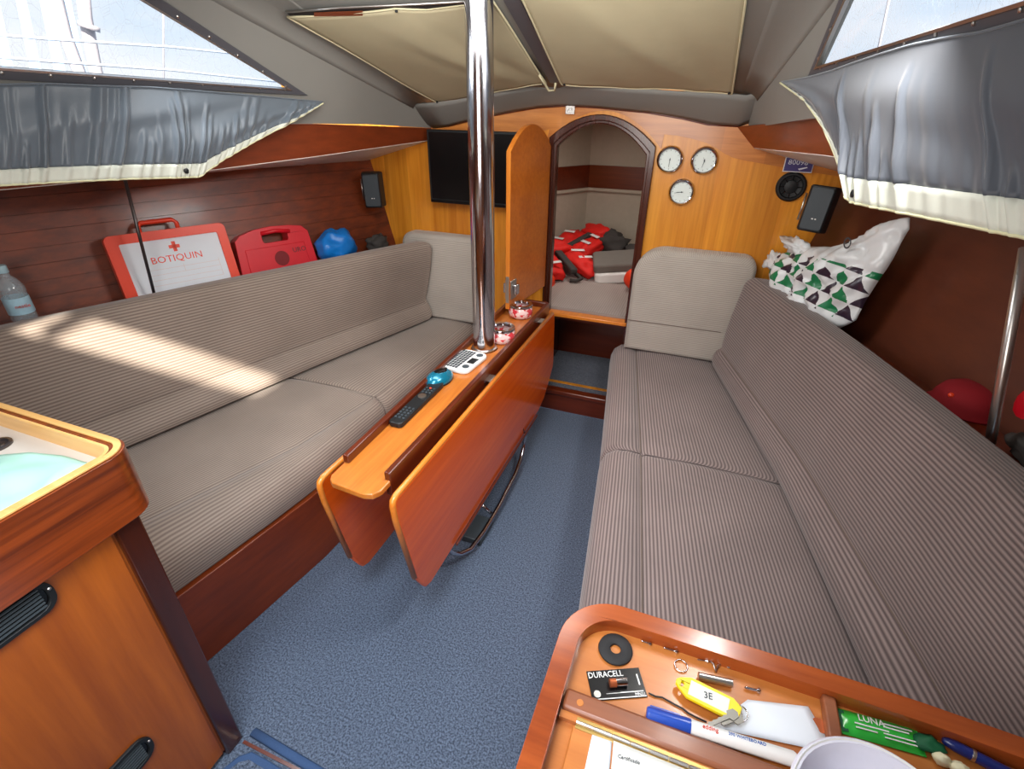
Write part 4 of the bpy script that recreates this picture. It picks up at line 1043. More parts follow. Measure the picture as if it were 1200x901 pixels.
b = MB(); b.box(-.042, .55, .376, .391, .766, .7672, TN); hg = b.build('hinge_leaf', M['brass'], ct)
b = MB(); x = -.042
while x < .54: b.tube([(x, .3835, .7685), (x+.0235, .3835, .7685)], .0026, 8, TN); x += .0245
b.build('hinge_knuckles', M['steel'], ct, smooth=40)
MB().lathe([(.005, .7715), (.0045, .7722), (0, .7723)], 14, TN @ Matrix.Translation((-.043, .408, 0))).build('plug', M['nav_wood'], ct, smooth=30)
MB().box(.40, .50, .17, .56, 0, .62, TN).build('side_support', M['mahog_z'], ct)
MB().box(-.05, .50, .14, .17, 0, .62, TN).build('rear_support', M['mahog_z'], ct)

ZT = .7568
def at_(u, v, z=ZT): return atz(u, v, z)
# rubber washer
c = at_(721, 762)
o = MB().lathe([(.0085, 0), (.0255, 0), (.0265, .0015), (.0260, .004), (.0235, .0055), (.010, .0055), (.0082, .004), (.0085, 0)], 28, caps=False).build('rubber_washer', M['black_soft'], smooth=45); o.location = (c.x, c.y, ZT+.0005)
tag(o, 'thick black rubber washer lying in the chart table tray', 'washer')
# battery blister pack
c = at_(722, 802); px_ = at_(756, 799) - at_(689, 804)
T = frame((c.x, c.y, ZT+.0005), px_, Vector((0, 0, 1)).cross(px_))
bp_ = thing('battery_pack', 'black battery blister card with a copper-ended battery, below the washer', 'battery', mat4=T)
w, h = .040, .0215
MB().box(-w, w, -h, h, 0, .0012).build('card', M['black_gloss'], bp_)
text('DURACELL', .0125, bp_, M['white'], Matrix.Translation((-.0125, .0145, .0014)), sx=.86)
MB().lathe([(.0055, -.011), (.0058, -.010), (.0058, .013)], 16, Matrix.Translation((.002, -.001, .006)) @ Matrix.Rotation(PI/2, 4, 'Y'), ).build('battery', M['chrome'], bp_, smooth=40)
MB().lathe([(.0059, -.0115), (.0060, -.0105), (.0060, -.002)], 16, Matrix.Translation((.001, -.001, .006)) @ Matrix.Rotation(PI/2, 4, 'Y')).build('copper_end', M['copper'], bp_, smooth=40)
MB().box(-w+.001, w-.001, -h+.001, -h+.0022, .0012, .0016).box(-.018, w-.003, -.0135, -.0128, .0012, .0016).box(.003, w-.003, -.0128, -.0122, .0012, .0016).build('white_rule', M['white'], bp_)
MB().lathe([(.0052, .0012), (.005, .0018)], 18, Matrix.Translation((-.031, -.0125, 0))).build('round_mark', M['steel'], bp_)
MB().box(w-.007, w-.005, -.004, .012, .0012, .0016).build('side_mark', M['white'], bp_)
text('MN21', .006, bp_, M['white'], Matrix.Translation((.031, -.017, .0014)))
# cable tie
pts = [atz(*q, ZT+.002) for q in [(760, 812), (768, 816), (776, 817), (790, 825), (800, 830), (806, 835), (815, 840), (828, 846)]]
o = MB().tube(pts, .0012, 6).build('cable_tie', M['black_soft'], smooth=True); tag(o, 'thin black wire between the battery card and the marker', 'wire')
# marker pen
p0 = at_(757, 839, .767); p1 = at_(808, 855, .767); d = (p1-p0); d.z = 0; d.normalize()
T = frame((p0.x, p0.y+.003, .7660), (0, 0, 1), Vector((0, 0, 1)).cross(d))
T = Matrix.Translation((p0.x, p0.y+.004, .7668)) @ d.to_track_quat('Z', 'Y').to_matrix().to_4x4()
mk = thing('marker_pen', 'fat white marker pen with blue cap lying along the tray divider', 'pen', mat4=T)
MB().lathe([(.0075, 0), (.0092, .0015), (.0098, .006), (.0100, .058)], 24).build('cap', M['blue_cap'], mk, smooth=40)
MB().box(.0095, .0125, -.002, .002, .004, .045).build('clip', M['blue_cap'], mk, bevel=.0008)
MB().lathe([(.0094, .058), (.0094, .185), (.008, .188), (0, .188)], 24).build('barrel', M['white'], mk, smooth=40)
Tt = Matrix(((0, 0, 1, .0096), (0, -1, 0, 0), (1, 0, 0, 0), (0, 0, 0, 1)))
def on_barrel(a, z):   # frame on the barrel surface: text x along the axis
    up = (T.inverted().to_3x3() @ Vector((0, 0, 1))).normalized(); q = Matrix.Rotation(a, 3, 'Z') @ up
    return frame(q*.0096 + Vector((0, 0, z)), (0, 0, 1), Vector((0, 0, 1)).cross(q)*-1) if False else frame(q*.0096 + Vector((0, 0, z)), (0, 0, 1), q.cross(Vector((0, 0, 1))))
text('edding', .0085, mk, M['ink_red'], on_barrel(-.1, .082), sx=.9)
text('290 WHITEBOARD', .0062, mk, M['ink_blue'], on_barrel(-.2, .128), sx=.9)
MB().box(.0 - .0001, .0001, -.0001, .0001, .07, .0702).build('seam', M['paper'], mk)
# papers in the tray
def sheet(pts, z, name, label, mat, lift=.0, cat='paper'):
    P = [Vector((atz(u, v, z).x, atz(u, v, z).y, z)) for u, v in pts]; c = sum(P, Vector())/4
    def fn(u, v): p = P[0].lerp(P[1], u).lerp(P[3].lerp(P[2], u), v); return p - c + Vector((0, 0, lift*(math.sin(PI*u)*math.sin(PI*v)) + .0004))
    o = MB().grid(fn, 8, 8).build(name, mat, smooth=True, solid=.0005); o.location = c; tag(o, label, cat); return o
sheet([(832, 852), (876, 820), (947, 828), (980, 884)], ZT+.0012, 'note_paper', 'white folded note paper under the key tag, left of the white tub', M['paper'], .004)
# screws and bits
def screw(u, v, u2, v2, r, head, label, name='screw'):
    a = atz(u, v, ZT+r); b_ = atz(u2, v2, ZT+r); d = b_-a; L_ = d.length
    T = Matrix.Translation(a + Vector((0, 0, head*.35))) @ d.to_track_quat('Z', 'Y').to_matrix().to_4x4()
    g = MB().lathe([(r*.25, 0), (r, .0015)] + [(r*(1 if k % 2 else .82), .0015+(L_-.005)*k/10) for k in range(11)] + [(r, L_-.003), (head, L_), (head*.8, L_+.0012), (0, L_+.0012)], 12).build(name, M['chrome'], smooth=40)
    g.matrix_world = T; tag(g, label, 'screw'); return g
screw(751, 751, 762, 755, .0016, .003, 'tiny steel screw right of the black washer')
screw(777, 759, 793, 764, .0016, .003, 'short steel screw beside the rim, left of the key ring')
screw(817, 773, 829, 775, .0014, .0026, 'tiny steel screw by the rim, left of the wing bit')
screw(843, 777, 854, 782, .0014, .0026, 'tiny steel screw by the rim, right of the wing bit')
screw(872, 806, 889, 810, .0022, .0045, 'countersunk steel screw lying right of the steel tube')
w_ = [atz(*q, ZT+.003) for q in [(830, 772), (836, 778), (839, 787), (841, 780), (846, 777)]]
o = MB().tube(w_, .0016, 8).build('split_pin', M['steel'], smooth=True); tag(o, 'small bent steel split pin among the screws by the rim', 'pin')
a = atz(818, 792, ZT+.006); b_ = atz(858, 801, ZT+.006)
T = Matrix.Translation(a + Vector((0, 0, .0005))) @ (b_-a).to_track_quat('Z', 'Y').to_matrix().to_4x4()
o = MB().lathe([(.0045, 0), (.0055, .001), (.0055, (b_-a).length), (.0040, (b_-a).length), (.0040, .004), (0, .004)], 18).build('steel_tube', M['steel'], smooth=40); o.matrix_world = T
tag(o, 'short steel tube lying just behind the yellow key tag', 'tube')
# key tag with ring and keys
l0 = atz(797, 801, .768); l1 = atz(863, 834, .768); ax = (l1-l0); ax.z = 0; Lk = ax.length
T = frame(((l0+l1)/2).to_tuple()[:2] + (.7655,), ax, Vector((0, 0, 1)).cross(ax))
kt = thing('key_tag', 'yellow plastic key tag with a handwritten white label and two keys', 'key tag', mat4=T)
h = Lk/2+.006; w = .0155
poly = [(-h+.004, -.006), (-h+.018, -w), (h-.014, -w), (h-.002, -w+.008), (h, w-.008), (h-.012, w), (-h+.018, w), (-h+.004, .008), (-h, .004), (-h, -.003)]
hole_ = [(-h+.009+.0024*math.cos(2*PI*k/10), .0045*math.sin(2*PI*k/10)) for k in range(10)]
MB().plate(poly, [hole_], .0055).build('holder', M['yellow'], kt, bevel=.0015)
MB().box(-h+.019, h-.017, -w+.0045, w-.0045, .0052, .0060).build('label_card', M['paper_warm'], kt)
text('3E', .0135, kt, M['ink'], Matrix.Translation((0, 0, .0061)) @ Matrix.Rotation(math.radians(14), 4, 'Z'), sx=.9)
MB().lathe([(.0016, .0055), (.0016, .006)], 8, Matrix.Translation((h-.010, -.003, 0))).build('rivet', M['void'], kt)
ringc = T.inverted() @ atz(798, 780, ZT+.002)
MB().tube([(ringc.x+.0095*math.cos(2*PI*k/24), ringc.y+.0095*math.sin(2*PI*k/24), ringc.z) for k in range(24)], .0010, 6, closed=True).build('split_ring', M['chrome'], kt, smooth=True)
MB().tube([(h-.002+.010*math.cos(2*PI*k/20), .0+.012*math.sin(2*PI*k/20), .002+.002*math.cos(2*PI*k/20)) for k in range(20)], .0009, 6, closed=True).build('wire_loop', M['chrome'], kt, smooth=True)
def key(u0, v0, u1, v1, z):
    a = T.inverted() @ atz(u0, v0, z); b_ = T.inverted() @ atz(u1, v1, z); d = b_-a; L_ = d.length
    K = frame(a, d, Vector((0, 0, 1)).cross(d)); m = MB()
    pf = [(0, -.006), (.010, -.007), (.013, -.0025)] + [(.013+(L_-.013)*k/8, -.0025-(.0012 if k % 2 else 0)) for k in range(1, 8)] + [(L_, 0), (L_-.002, .0025), (.013, .0025), (.010, .007), (0, .006), (-.003, 0)]
    m.prism(pf, 0, .0018, K); return m.build('key', M['key_metal'], kt)
key(862, 836, 829, 851, .770); key(868, 841, 845, 849, .7685)
# cards on the lid
ZL = .7670
o = sheet([(694, 861), (717, 869), (712, 925), (680, 925)], ZL, 'card', 'narrow white card on the chart table lid, left of the printed sheet', M['paper'], 0, 'card')
o = sheet([(719, 868), (812, 905), (800, 950), (712, 950)], ZL+.0006, 'printed_sheet', 'white printed sheet on the chart table lid', M['paper_warm'], 0, 'paper')
c = atz(735, 889, ZL+.0016); d = atz(760, 897, ZL) - atz(735, 889, ZL)
text('Certificado', .0062, o, M['ink'], Matrix.Translation(-o.location) @ frame((c.x+.002, c.y, ZL+.0016), d, Vector((0, 0, 1)).cross(d)))
# white tub
tubt = thing('white_tub', 'round white plastic tub at the bottom edge of the chart table', 'tub', (.298, .361, .7722))
MB().lathe([(.070, 0), (.0735, .002), (.089, .050), (.0955, .052), (.0965, .056), (.0945, .0585), (.0885, .0585), (.085, .048), (.0705, .005), (0, .004)], 48).build('body', M['milk'], tubt, smooth=45)
MB().lathe([(.0935, .0580), (.0925, .0600), (.0905, .0580)], 48, caps=False).build('rim_bead', M['white'], tubt, smooth=45)
# green wrapper
q = [atz(*p_, ZT+.002) for p_ in [(978, 827), (1074, 853), (1086, 889), (985, 857)]]
T = frame(((q[0]+q[2])/2).to_tuple()[:2] + (ZT+.0008,), q[1]-q[0], q[0]-q[3])
gp = thing('green_packet', 'shiny green LUNA packet in the right compartment of the chart table', 'packet', mat4=T)
qi = [T.inverted() @ v_ for v_ in q]; Wg = (qi[1]-qi[0]).length/2; Hg = (qi[0]-qi[3]).length/2
MB().grid(lambda u, v: ((u*2-1)*Wg, (v*2-1)*Hg, .001+.006*(math.sin(PI*u)**.4)*(math.sin(PI*v)**.6)+.0006*math.sin(u*37)*math.sin(v*9)), 28, 10).box(-Wg, Wg, -Hg, Hg, 0, .0012).build('wrapper', M['green'], gp, smooth=35)
text('LUNA', .0125, gp, M['white'], Matrix.Translation((-Wg*.18, Hg*.42, .0078)))
for k, (x0, x1, y) in enumerate(((-.62, .20, -.10), (-.62, -.1, -.42), (.05, .80, -.32), (.05, .80, -.62), (.1, .8, .45), (.1, .7, .2))):
    MB().box(Wg*x0, Wg*x1, Hg*y, Hg*y+.0016, .0068, .0076).build('print_line', M['white'], gp)
MB().box(-Wg+.002, -Wg+.010, -Hg+.003, Hg-.003, .0030, .0036).build('end_seal', M['green_dark'], gp)
q = atz(1088, 872, ZT+.003)
o = MB().ball((0, 0, 0), .018, .013, .006, 14, 8, wob=.5, seed=3).build('packet_tail', M['green_dark'], smooth=True); o.location = (q.x, q.y-.002, ZT+.0068); tag(o, 'crumpled dark green foil at the end of the green packet', 'foil')
p0 = atz(1104, 864, .766); p1 = atz(1170, 898, .766); d = p1-p0
T = Matrix.Translation((p0.x, p0.y-.002, .7650)) @ Vector((d.x, d.y, 0)).to_track_quat('Z', 'Y').to_matrix().to_4x4()
pn = thing('pen', 'glossy navy blue pen right of the green packet', 'pen', mat4=T)
MB().lathe([(.003, 0), (.0055, .004), (.0072, .014), (.0075, .10), (.006, .11), (0, .112)], 18).build('barrel', M['navy'], pn, smooth=40)
MB().lathe([(.0077, .03), (.0079, .031), (.0079, .033), (.0077, .034)], 18).build('band', M['steel'], pn, smooth=40)
gl_ = thing('earplug_pair', 'pair of cream wax plugs beside the white tub', 'earplugs', tuple(atz(1118, 897, .765).to_tuple()[:2]) + (ZT+.008,))
MB().ball((-.012, .003, 0), .010, .008, .008, 14, 10, wob=.3, seed=1).build('plug', M['garlic'], gl_, smooth=True)
MB().ball((.006, -.002, 0), .012, .009, .008, 14, 10, wob=.3, seed=2).build('plug', M['garlic'], gl_, smooth=True)
c = at_(957, 853)
o = MB().lathe([(.010, 0), (.011, .0008), (.010, .002), (0, .002)], 20).build('coin', M['copper'], smooth=30); o.location = (c.x+.004, c.y+.004, ZT+.0003); tag(o, 'brown coin peeping from under the note paper', 'coin')

# ================================================================== LEFT SHELF
tL = Vector((.43, .903, 0)).normalized(); upL = Vector((-.24, 0, 1)).normalized()
def case_frame(a): 
    n = tL.cross(upL); return frame(a, tL, upL)
# first aid case
a = Vector((-2.022, 1.200, .795)); T = case_frame(a)
zin = (T.to_3x3() @ Vector((0, 0, 1))).x      # >0 : local z points into the cabin
assert zin > 0
W_, H_ = .415, .262
fa = thing('first_aid_case', 'orange-red first aid case with white BOTIQUIN label, leaning on the left hull', 'first aid kit', mat4=T)
MB().prism(rrect(0, W_, 0, H_, .022), -.055, -.006).build('back_shell', M['orange'], fa, bevel=.008, segs=3)
MB().plate(rrect(0, W_, 0, H_, .022), [rrect(.040, W_-.035, .02, H_-.034, .006)], .022, Matrix.Translation((0, 0, -.004))).build('front_shell', M['orange'], fa, bevel=.006, segs=3)
MB().box(.039, W_-.034, .019, H_-.033, -.004, .012).build('label_sheet', M['paper'], fa)
MB().tube([(.125, H_-.01, -.018), (.125, H_+.022, -.018), (.137, H_+.034, -.018), (.243, H_+.034, -.018), (.255, H_+.022, -.018), (.255, H_-.01, -.018)], .0085, 10).build('handle', M['orange'], fa, smooth=True)
def cross(x, y, r, w_, z): return MB().box(x-r, x+r, y-w_, y+w_, z, z+.0006).box(x-w_, x+w_, y-r, y+r, z, z+.0006)
cross(.215, .196, .019, .0065, .0122).build('cross', M['orange'], fa)
text('BOTIQUIN', .036, fa, M['orange'], Matrix.Translation((.212, .152, .0125)), sx=1.06)
b = MB()
for k in range(4): b.box(.10, .355, .118-k*.020, .1188-k*.020, .0122, .0126)
b.box(.10, .1008, .058, .128, .0122, .0126).box(.225, .2258, .098, .128, .0122, .0126).box(.355, .3558, .058, .128, .0122, .0126).build('form_lines', M['ink_pale'], fa)
# tool case
a = Vector((-1.862, 1.612, .795)); T = case_frame(a)
tc_ = thing('tool_case', 'bright red plastic tool case with moulded handle, right of the first aid case', 'case', mat4=T)
W_, H_ = .335, .205
po = [(0, 0), (W_, 0), (W_+.008, .02), (W_-.004, H_-.03), (W_-.03, H_-.004), (W_*.72, H_+.006), (W_*.5, H_+.010), (W_*.28, H_+.004), (.03, H_-.014), (.006, H_-.035), (-.006, .02)]
MB().plate(po, [rrect(W_*.36, W_*.70, H_-.058, H_-.020, .012)], .075, Matrix.Translation((0, 0, -.07))).build('shell', M['red'], tc_, bevel=.009, segs=3)
MB().tube([(W_*.36, H_-.016, .004), (W_*.55, H_-.012, .008), (W_*.74, H_-.022, .004)], .009, 10).build('handle_grip', M['red'], tc_, smooth=True)
MB().prism([(.03, .012), (W_-.03, .012), (W_-.035, H_-.075), (.035, H_-.075)], .004, .009).build('front_panel', M['red'], tc_, bevel=.003)
MB().lathe([(.033, .008), (.032, .0105), (0, .0105)], 28, Matrix.Translation((W_*.54, .072, 0))).build('round_mark', M['red_mark'], tc_, smooth=30)
text('URO', .030, tc_, M['black'], Matrix.Translation((W_*.80, .098, .0095)))
# blue bag and dark pouch
def lump(name, label, cat, c, r, mat, seed, wob=.55, seg=26, rings=18):
    o = MB().ball((0, 0, 0), r[0], r[1], r[2], seg, rings, wob=wob, seed=seed).build(name, mat, smooth=True); o.location = c; tag(o, label, cat); return o
lump('plastic_bag', 'crumpled bright blue plastic bag beside the red tool case', 'bag', (-1.675, 2.02, .875), (.075, .115, .085), M['blue_bag'], 4, .3)
lump('pouch', 'small black pouch at the far end of the left shelf', 'pouch', (-1.585, 2.235, .850), (.05, .075, .05), M['dark_fabric'], 9, .5)
# bottle
bt = thing('water_bottle', 'clear plastic water bottle with blue label on the shelf at the left edge', 'bottle', (-2.125, .925, .7905))
MB().lathe([(.010, .004), (.026, .0), (.033, .006), (.036, .02), (.034, .035), (.036, .05), (.035, .06), (.035, .13), (.037, .145), (.035, .158), (.026, .180), (.015, .193), (.0135, .205), (.0135, .212)], 32).build('body', M['bottle'], bt, smooth=60)
MB().lathe([(.0356, .068), (.0359, .070), (.0359, .122), (.0356, .124)], 32, caps=False).build('label', M['water_label'], bt, smooth=40)
MB().lathe([(.0155, .205), (.016, .206), (.016, .226), (.0145, .229), (0, .229)], 24).build('cap', M['cap_blue'], bt, smooth=40)
d = (Vector((0, 0, 0)) - Vector((-2.125, .925, 0))).normalized()
text('nestle', .017, bt, M['ink_red'], frame(d*.0366 + Vector((.006, .006, .098)), Vector((0, 0, 1)).cross(d), (0, 0, 1)))
# rods
o = MB().tube([(-1.936, 1.25, .792), (-1.874, 1.25, 1.275)], .0055, 10).build('hull_rod', M['rod'], smooth=True); tag(o, 'thin dark steel rod in front of the first aid case', 'rod')
o = MB().tube([(.722, 1.30, .792), (.704, 1.3, .86), (.600, 1.3, 1.262)], .0105, 12).build('hull_rod', M['steel'], smooth=True); tag(o, 'thick steel rod rising behind the right backrest at the picture edge', 'rod')

# ================================================================== RIGHT SHELF
def tri_mat():
    m, nt, bsdf = base_mat('triangle printed bag'); N = nt.nodes.new; L = nt.links.new
    uv = N('ShaderNodeUVMap'); uv.uv_map = 'UVMap'; sp = N('ShaderNodeSeparateXYZ'); L(uv.outputs[0], sp.inputs[0])
    def mth(op, a, b_=None, c_=None):
        n = N('ShaderNodeMath'); n.operation = op
        for i, q_ in enumerate((a, b_, c_)):
            if q_ is None: continue
            if isinstance(q_, (int, float)): n.inputs[i].default_value = q_
            else: L(q_, n.inputs[i])
        return n.outputs[0]
    row = mth('MULTIPLY', sp.outputs[1], 1/.048); rf_ = mth('FLOOR', row); fv = mth('FRACT', row)
    sh = mth('MULTIPLY', mth('MODULO', rf_, 2), .5)
    cx_ = mth('ADD', mth('MULTIPLY', sp.outputs[0], 1/.062), sh); cf = mth('FLOOR', cx_); fu = mth('FRACT', cx_)
    dist = mth('MULTIPLY', mth('ABSOLUTE', mth('SUBTRACT', fu, .5)), 2)
    tri = mth('LESS_THAN', mth('ADD', dist, fv), .93)
    par = mth('GREATER_THAN', mth('FRACT', mth('MULTIPLY', mth('ADD', mth('MULTIPLY', cf, 2), mth('MULTIPLY', rf_, 1.7)), .23)), .48)
    low = mth('LESS_THAN', mth('ADD', sp.outputs[1], mth('MULTIPLY', sp.outputs[0], -.10)), .175)
    lowb = mth('GREATER_THAN', sp.outputs[1], .085)
    c1 = N('ShaderNodeMix'); c1.data_type = 'RGBA'; L(par, c1.inputs[0]); c1.inputs[6].default_value = srgb(16, 120, 74); c1.inputs[7].default_value = srgb(48, 34, 52)
    c2 = N('ShaderNodeMix'); c2.data_type = 'RGBA'; L(mth('MULTIPLY', mth('MULTIPLY', tri, low), lowb), c2.inputs[0]); c2.inputs[6].default_value = srgb(222, 226, 228); L(c1.outputs[2], c2.inputs[7])
    L(c2.outputs[2], bsdf.inputs['Base Color']); bsdf.inputs['Roughness'].default_value = .33; bsdf.inputs['Coat Weight'].default_value = .2
    return m
M['tri_bag'] = tri_mat()
tR = Vector((.394, -.919, 0)).normalized(); upR = Vector((.24, 0, 1)).normalized()
T = frame((.395, 2.085, .79), tR, upR)
if (T.to_3x3() @ Vector((0, 0, 1))).x > 0: raise Exception('bag frame')
bg_ = thing('carrier_bag', 'white plastic carrier bag printed with green and dark triangles, on the right shelf', 'bag', mat4=T)
tp = ([-.285, -.25, -.2, -.14, -.06, 0, .06, .12, .17, .22, .25, .27], [.15, .19, .225, .245, .265, .275, .315, .365, .405, .43, .435, .40])
bt_ = ([-.285, -.2, -.1, .05, .15, .22, .27], [.09, .02, .0, .0, .02, .05, .11])
def bagfn(side):
    def fn(u, v):
        s_ = lerp(-.285, .27, u); z0_ = interp(s_, *bt_); z1_ = interp(s_, *tp); z_ = lerp(z0_, z1_, v)
        dep = .085*(max(0, math.sin(PI*u))**.45)*(max(0, math.sin(PI*v))**.45)
        cr = noise.noise(Vector((s_*11, z_*11, 3)))*.034 + abs(noise.noise(Vector((s_*22+z_*14, z_*18-s_*12, 8))))*-.045
        dep2 = dep + cr*min(1, dep/.04)
        return (s_ + noise.noise(Vector((s_*14, z_*14, 9)))*.010, z_ + noise.noise(Vector((s_*13, z_*12, 19)))*.010, .01 + (dep2 if side > 0 else -dep*.35))
    return fn
b = MB(); n0 = 0
for sd in (1, -1):
    st_ = len(b.f); b.grid(bagfn(sd), 60, 46)
    for i in range(st_, len(b.f)): b.uv[i] = [(b.v[k][0]+.6, b.v[k][1]) for k in b.f[i]]
b.build('body', M['tri_bag'], bg_, smooth=True)
MB().ball((-.275, .145, .03), .045, .040, .026, 20, 14, wob=.8, seed=6).build('handle', M['bag'], bg_, smooth=True)
MB().ball((-.16, .235, .045), .085, .030, .030, 24, 14, wob=.9, seed=12).build('folded_edge', M['bag'], bg_, smooth=True)
b = MB(); b.lathe([(.018, 0), (.018, .0008), (.013, .0008), (.013, 0)], 24, Matrix.Translation((.155, .315, .088)) @ Matrix.Rotation(.25, 4, 'X'), caps=False); b.box(-.008, .008, -.002, .002, 0, .001, Matrix.Translation((.155, .315, .089)) @ Matrix.Rotation(.6, 4, 'Z')); b.build('emblem', M['ink'], bg_)
cp = thing('cap', 'dark red cap with an orange button behind the right backrest', 'cap', (.748, 1.535, .7905))
MB().lathe([(.088, 0), (.090, .004), (.080, .012), (.076, .03), (.062, .055), (.036, .070), (0, .074)], 30).build('crown', M['red_dark'], cp, smooth=60)
MB().ball((-.055, -.035, .045), .008, .008, .007, 12, 8).build('button', M['orange'], cp, smooth=True)
rb_ = thing('red_float', 'shiny red float at the right edge beside the steel rod', 'float', (.852, 1.44, .865))
MB().ball((0, 0, 0), .056, .056, .072, 22, 14).build('body', M['red'], rb_, smooth=True)
MB().tube([(-.03, -.02, .06), (-.02, -.03, .075), (0, -.02, .082)], .008, 8).build('eye', M['red'], rb_, smooth=True)
lump('grey_pouch', 'dark grey pouch below the red float, at the foot of the steel rod', 'pouch', (.80, 1.285, .825), (.05, .075, .036), M['dark_fabric'], 14, .4)

# ================================================================== FOREPEAK
b = MB(); b.loft([[(-1.60, 2.47, .531), (-1.60, 2.47, .556), (.40, 2.47, .556), (.40, 2.47, .531)], [(-1.61, 2.46, .531), (-1.60, 2.455, .55), (.40, 2.455, .55), (.4, 2.46, .531)]]) if False else None
mt_ = [(-1.62, 2.455), (.40, 2.455), (-.385, 3.80), (-.84, 3.80)]
b = MB(); b.prism(mt_, .531, .560)
vs = [(p[0], p[1], .5605) for p in mt_]; b.add(vs, [(0, 1, 2, 3)], None, [[(p[0], p[1]) for p in mt_]])
o = b.build('berth_mattress', M['mattress'], bevel=.006); tag(o, 'pale ribbed mattress on the forepeak berth, seen through the arched doorway', 'mattress')
def jacket(c, rz, tilt, label, seed):
    g = thing('life_jacket', label, 'life jacket', c, (tilt, 0, rz), group='red life jackets')
    for i, (x, y, z, rx, ry, rzz) in enumerate(((-.11, 0, .05, .085, .17, .055), (.10, .0, .055, .085, .17, .055), (0, .19, .07, .13, .075, .05))):
        MB().ball((x, y, z), rx, ry, rzz, 24, 14, wob=.35, seed=seed+i).build('foam_panel', M['jacket'], g, smooth=True)
    MB().box(-.022, .022, -.15, .19, .06, .092).build('zip_strip', M['dark_fabric'], g, bevel=.008)
    for x, y, a in ((-.115, .04, .2), (-.105, -.08, .1), (.105, .06, -.2), (.115, -.04, -.15)):
        MB().grid(lambda u, v: ((u-.5)*.085, (v-.5)*.024, .0), 6, 2, Matrix.Translation((x, y, .112)) @ Matrix.Rotation(a, 4, 'Z')).build('reflective_strip', M['reflective'], g, smooth=True, solid=.004)
    MB().tube([(.02, -.13, .05), (.04, -.18, .04), (.0, -.19, .035), (-.03, -.17, .03)], .012, 8).build('strap', M['dark_fabric'], g, smooth=True)
    return g
jacket((-.79, 3.04, .575), math.radians(38), .18, 'red life jacket with white strips nearest the forepeak doorway', 1)
jacket((-.80, 3.47, .60), math.radians(-30), .25, 'red life jacket with white strips farther back in the forepeak', 5)
# buoy
by = thing('horseshoe_buoy', 'orange-red ring float at the left of the berth, half behind the door', 'float', (-.94, 2.80, .60))
MB().tube([(.0+.115*math.cos(2*PI*k/28), .10*math.sin(2*PI*k/28), .02+.02*math.cos(2*PI*k/28)) for k in range(28)], .040, 12, Matrix.Rotation(.5, 4, 'Y'), closed=True).build('ring', M['orange_buoy'], by, smooth=True)
MB().tube([(.155*math.cos(2*PI*k/28), .14*math.sin(2*PI*k/28), .02+.02*math.cos(2*PI*k/28)) for k in range(28)], .006, 6, Matrix.Rotation(.5, 4, 'Y'), closed=True).build('grab_line', M['orange'], by, smooth=True)
lump('small_float', 'small orange-red float at the right edge of the forepeak opening', 'float', (-.335, 2.90, .625), (.055, .07, .06), M['orange_buoy'], 2, .1)
wc = thing('folded_cushion', 'grey cushion with a white front edge lying on the berth', 'cushion', (-.46, 3.10, .585), (math.radians(4), math.radians(-6), math.radians(14)))
MB().prism(rrect(-.15, .20, -.11, .16, .03), .045, .10).build('cover', M['grey_fabric'], wc, bevel=.015, segs=3)
MB().prism(rrect(-.145, .195, -.125, .14, .03), -.015, .05).build('white_core', M['white'], wc, bevel=.012, segs=3)
lump('duffel_bag', 'dark grey bag at the back of the berth, behind the cushion', 'bag', (-.60, 3.52, .64), (.14, .12, .10), M['dark_fabric'], 21, .5)
lump('duffel_bag', 'dark grey bag on the right at the back of the berth', 'bag', (-.36, 3.42, .625), (.12, .11, .085), M['dark_fabric'], 31, .4)

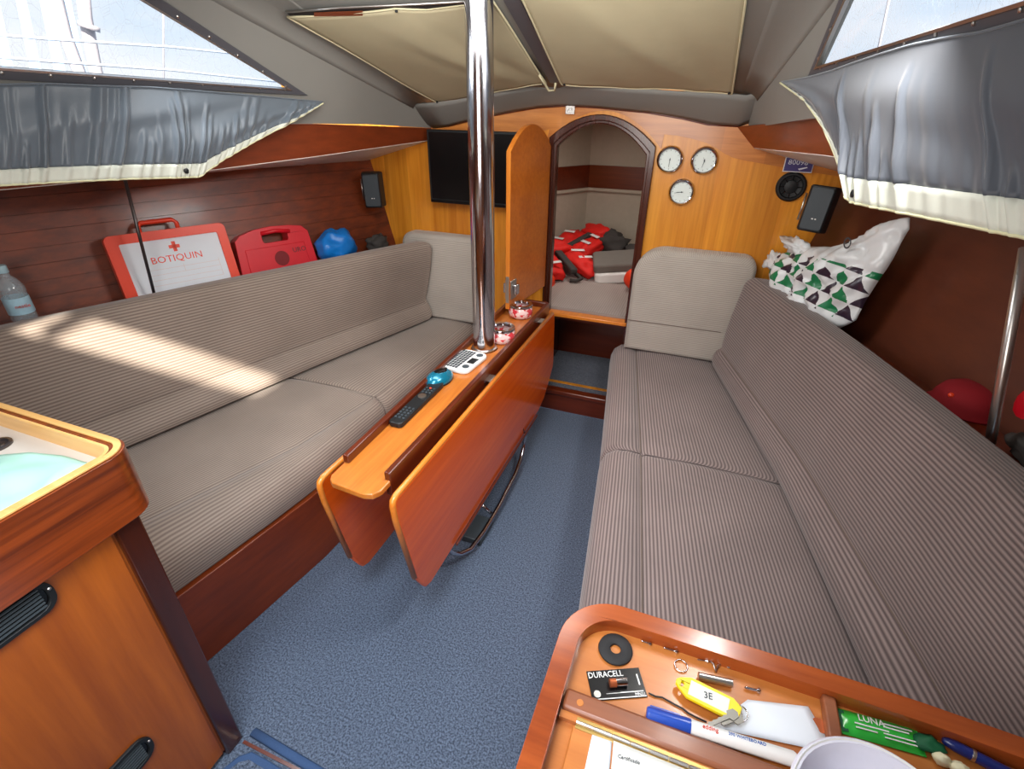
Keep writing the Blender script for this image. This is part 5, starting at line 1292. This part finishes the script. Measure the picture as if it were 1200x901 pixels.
# ================================================================== OUTSIDE, seen through the windows
def far(u, v, D): return CAM + ray(u, v)*D
o = MB().box(-150, 150, -150, 150, -1.3, -1.2).build('water', M['sea']); struct(o)
g = thing('neighbour_mast', 'pale reddish mast of a neighbouring boat seen through the left window', 'mast', far(112, 90, 7))
iv = Matrix.Translation(-far(112, 90, 7))
MB().tube([far(124, 120, 7), far(112, 82, 7), far(100, 20, 7), far(92, -60, 7)], .055, 10, iv).build('spar', M['mast_far'], g, smooth=True)
MB().tube([far(104, 28, 6.95), far(104, 34, 6.95)], .085, 10, iv).build('fitting', M['mast_far'], g, smooth=True)
g = thing('neighbour_spar', 'thin grey spar leaning left of the reddish mast outside', 'mast', far(92, 90, 7.5)); iv = Matrix.Translation(-far(92, 90, 7.5))
MB().tube([far(100, 110, 7.5), far(92, 82, 7.5), far(76, 40, 7.5), far(64, -10, 7.5), far(58, -50, 7.5)], .06, 8, iv).build('spar', M['mast_far'], g, smooth=True)
for k, (u, lab) in enumerate(((-26, 'leftmost'), (6, 'second from left'), (34, 'third from left'), (58, 'rightmost'))):
    a_ = [far(u, -60, 16), far(u+12, -60, 16), far(u+52, 125, 16), far(u+38, 125, 16)]
    c = a_[0]; n_ = (a_[1]-a_[0]).cross(a_[3]-a_[0]).normalized()*.12
    b = MB(); vs = [p-c for p in a_] + [p-c+n_ for p in a_]; b.add(vs, [(0, 1, 2, 3), (7, 6, 5, 4), (0, 4, 5, 1), (1, 5, 6, 2), (2, 6, 7, 3), (3, 7, 4, 0)])
    o = b.build('awning_strip', M['boat_blue'] if k % 2 else M['boat_blue']); o.location = c; tag(o, 'slanting pale blue awning strip far outside the left window, %s of four' % lab, 'awning', 'awning strips outside')
for (v0, v1, lab) in ((42, 56, 'upper'), (68, 84, 'lower')):
    c = far(0, v0, 3.6)
    o = MB().tube([far(-60, v0-6, 3.5)-c, far(60, v0+4, 3.7)-c, far(200, (v0+v1)/2+6, 4.2)-c, far(345, v1+14, 5.2)-c], .007, 6).build('guard_wire', M['boat_white'], smooth=True); o.location = c
    tag(o, 'white guard wire outside the left window, the %s one' % lab, 'wire', 'guard wires')
for i, (u, lab) in enumerate(((192, 'left window'),)):
    c = far(u, 90, 14); o = MB().tube([far(u, 120, 14)-c, far(u-1, -40, 14)-c], .018, 6).build('rigging_wire', M['mast_far'], smooth=True); o.location = c; tag(o, 'thin upright rigging wire far outside the %s' % lab, 'wire')
c = far(1040, 20, 12); o = MB().tube([far(1018, 110, 12)-c, far(1046, -20, 12)-c], .02, 6).build('rigging_wire', M['mast_far'], smooth=True); o.location = c; tag(o, 'thin slanting rigging wire far outside the right window', 'wire')
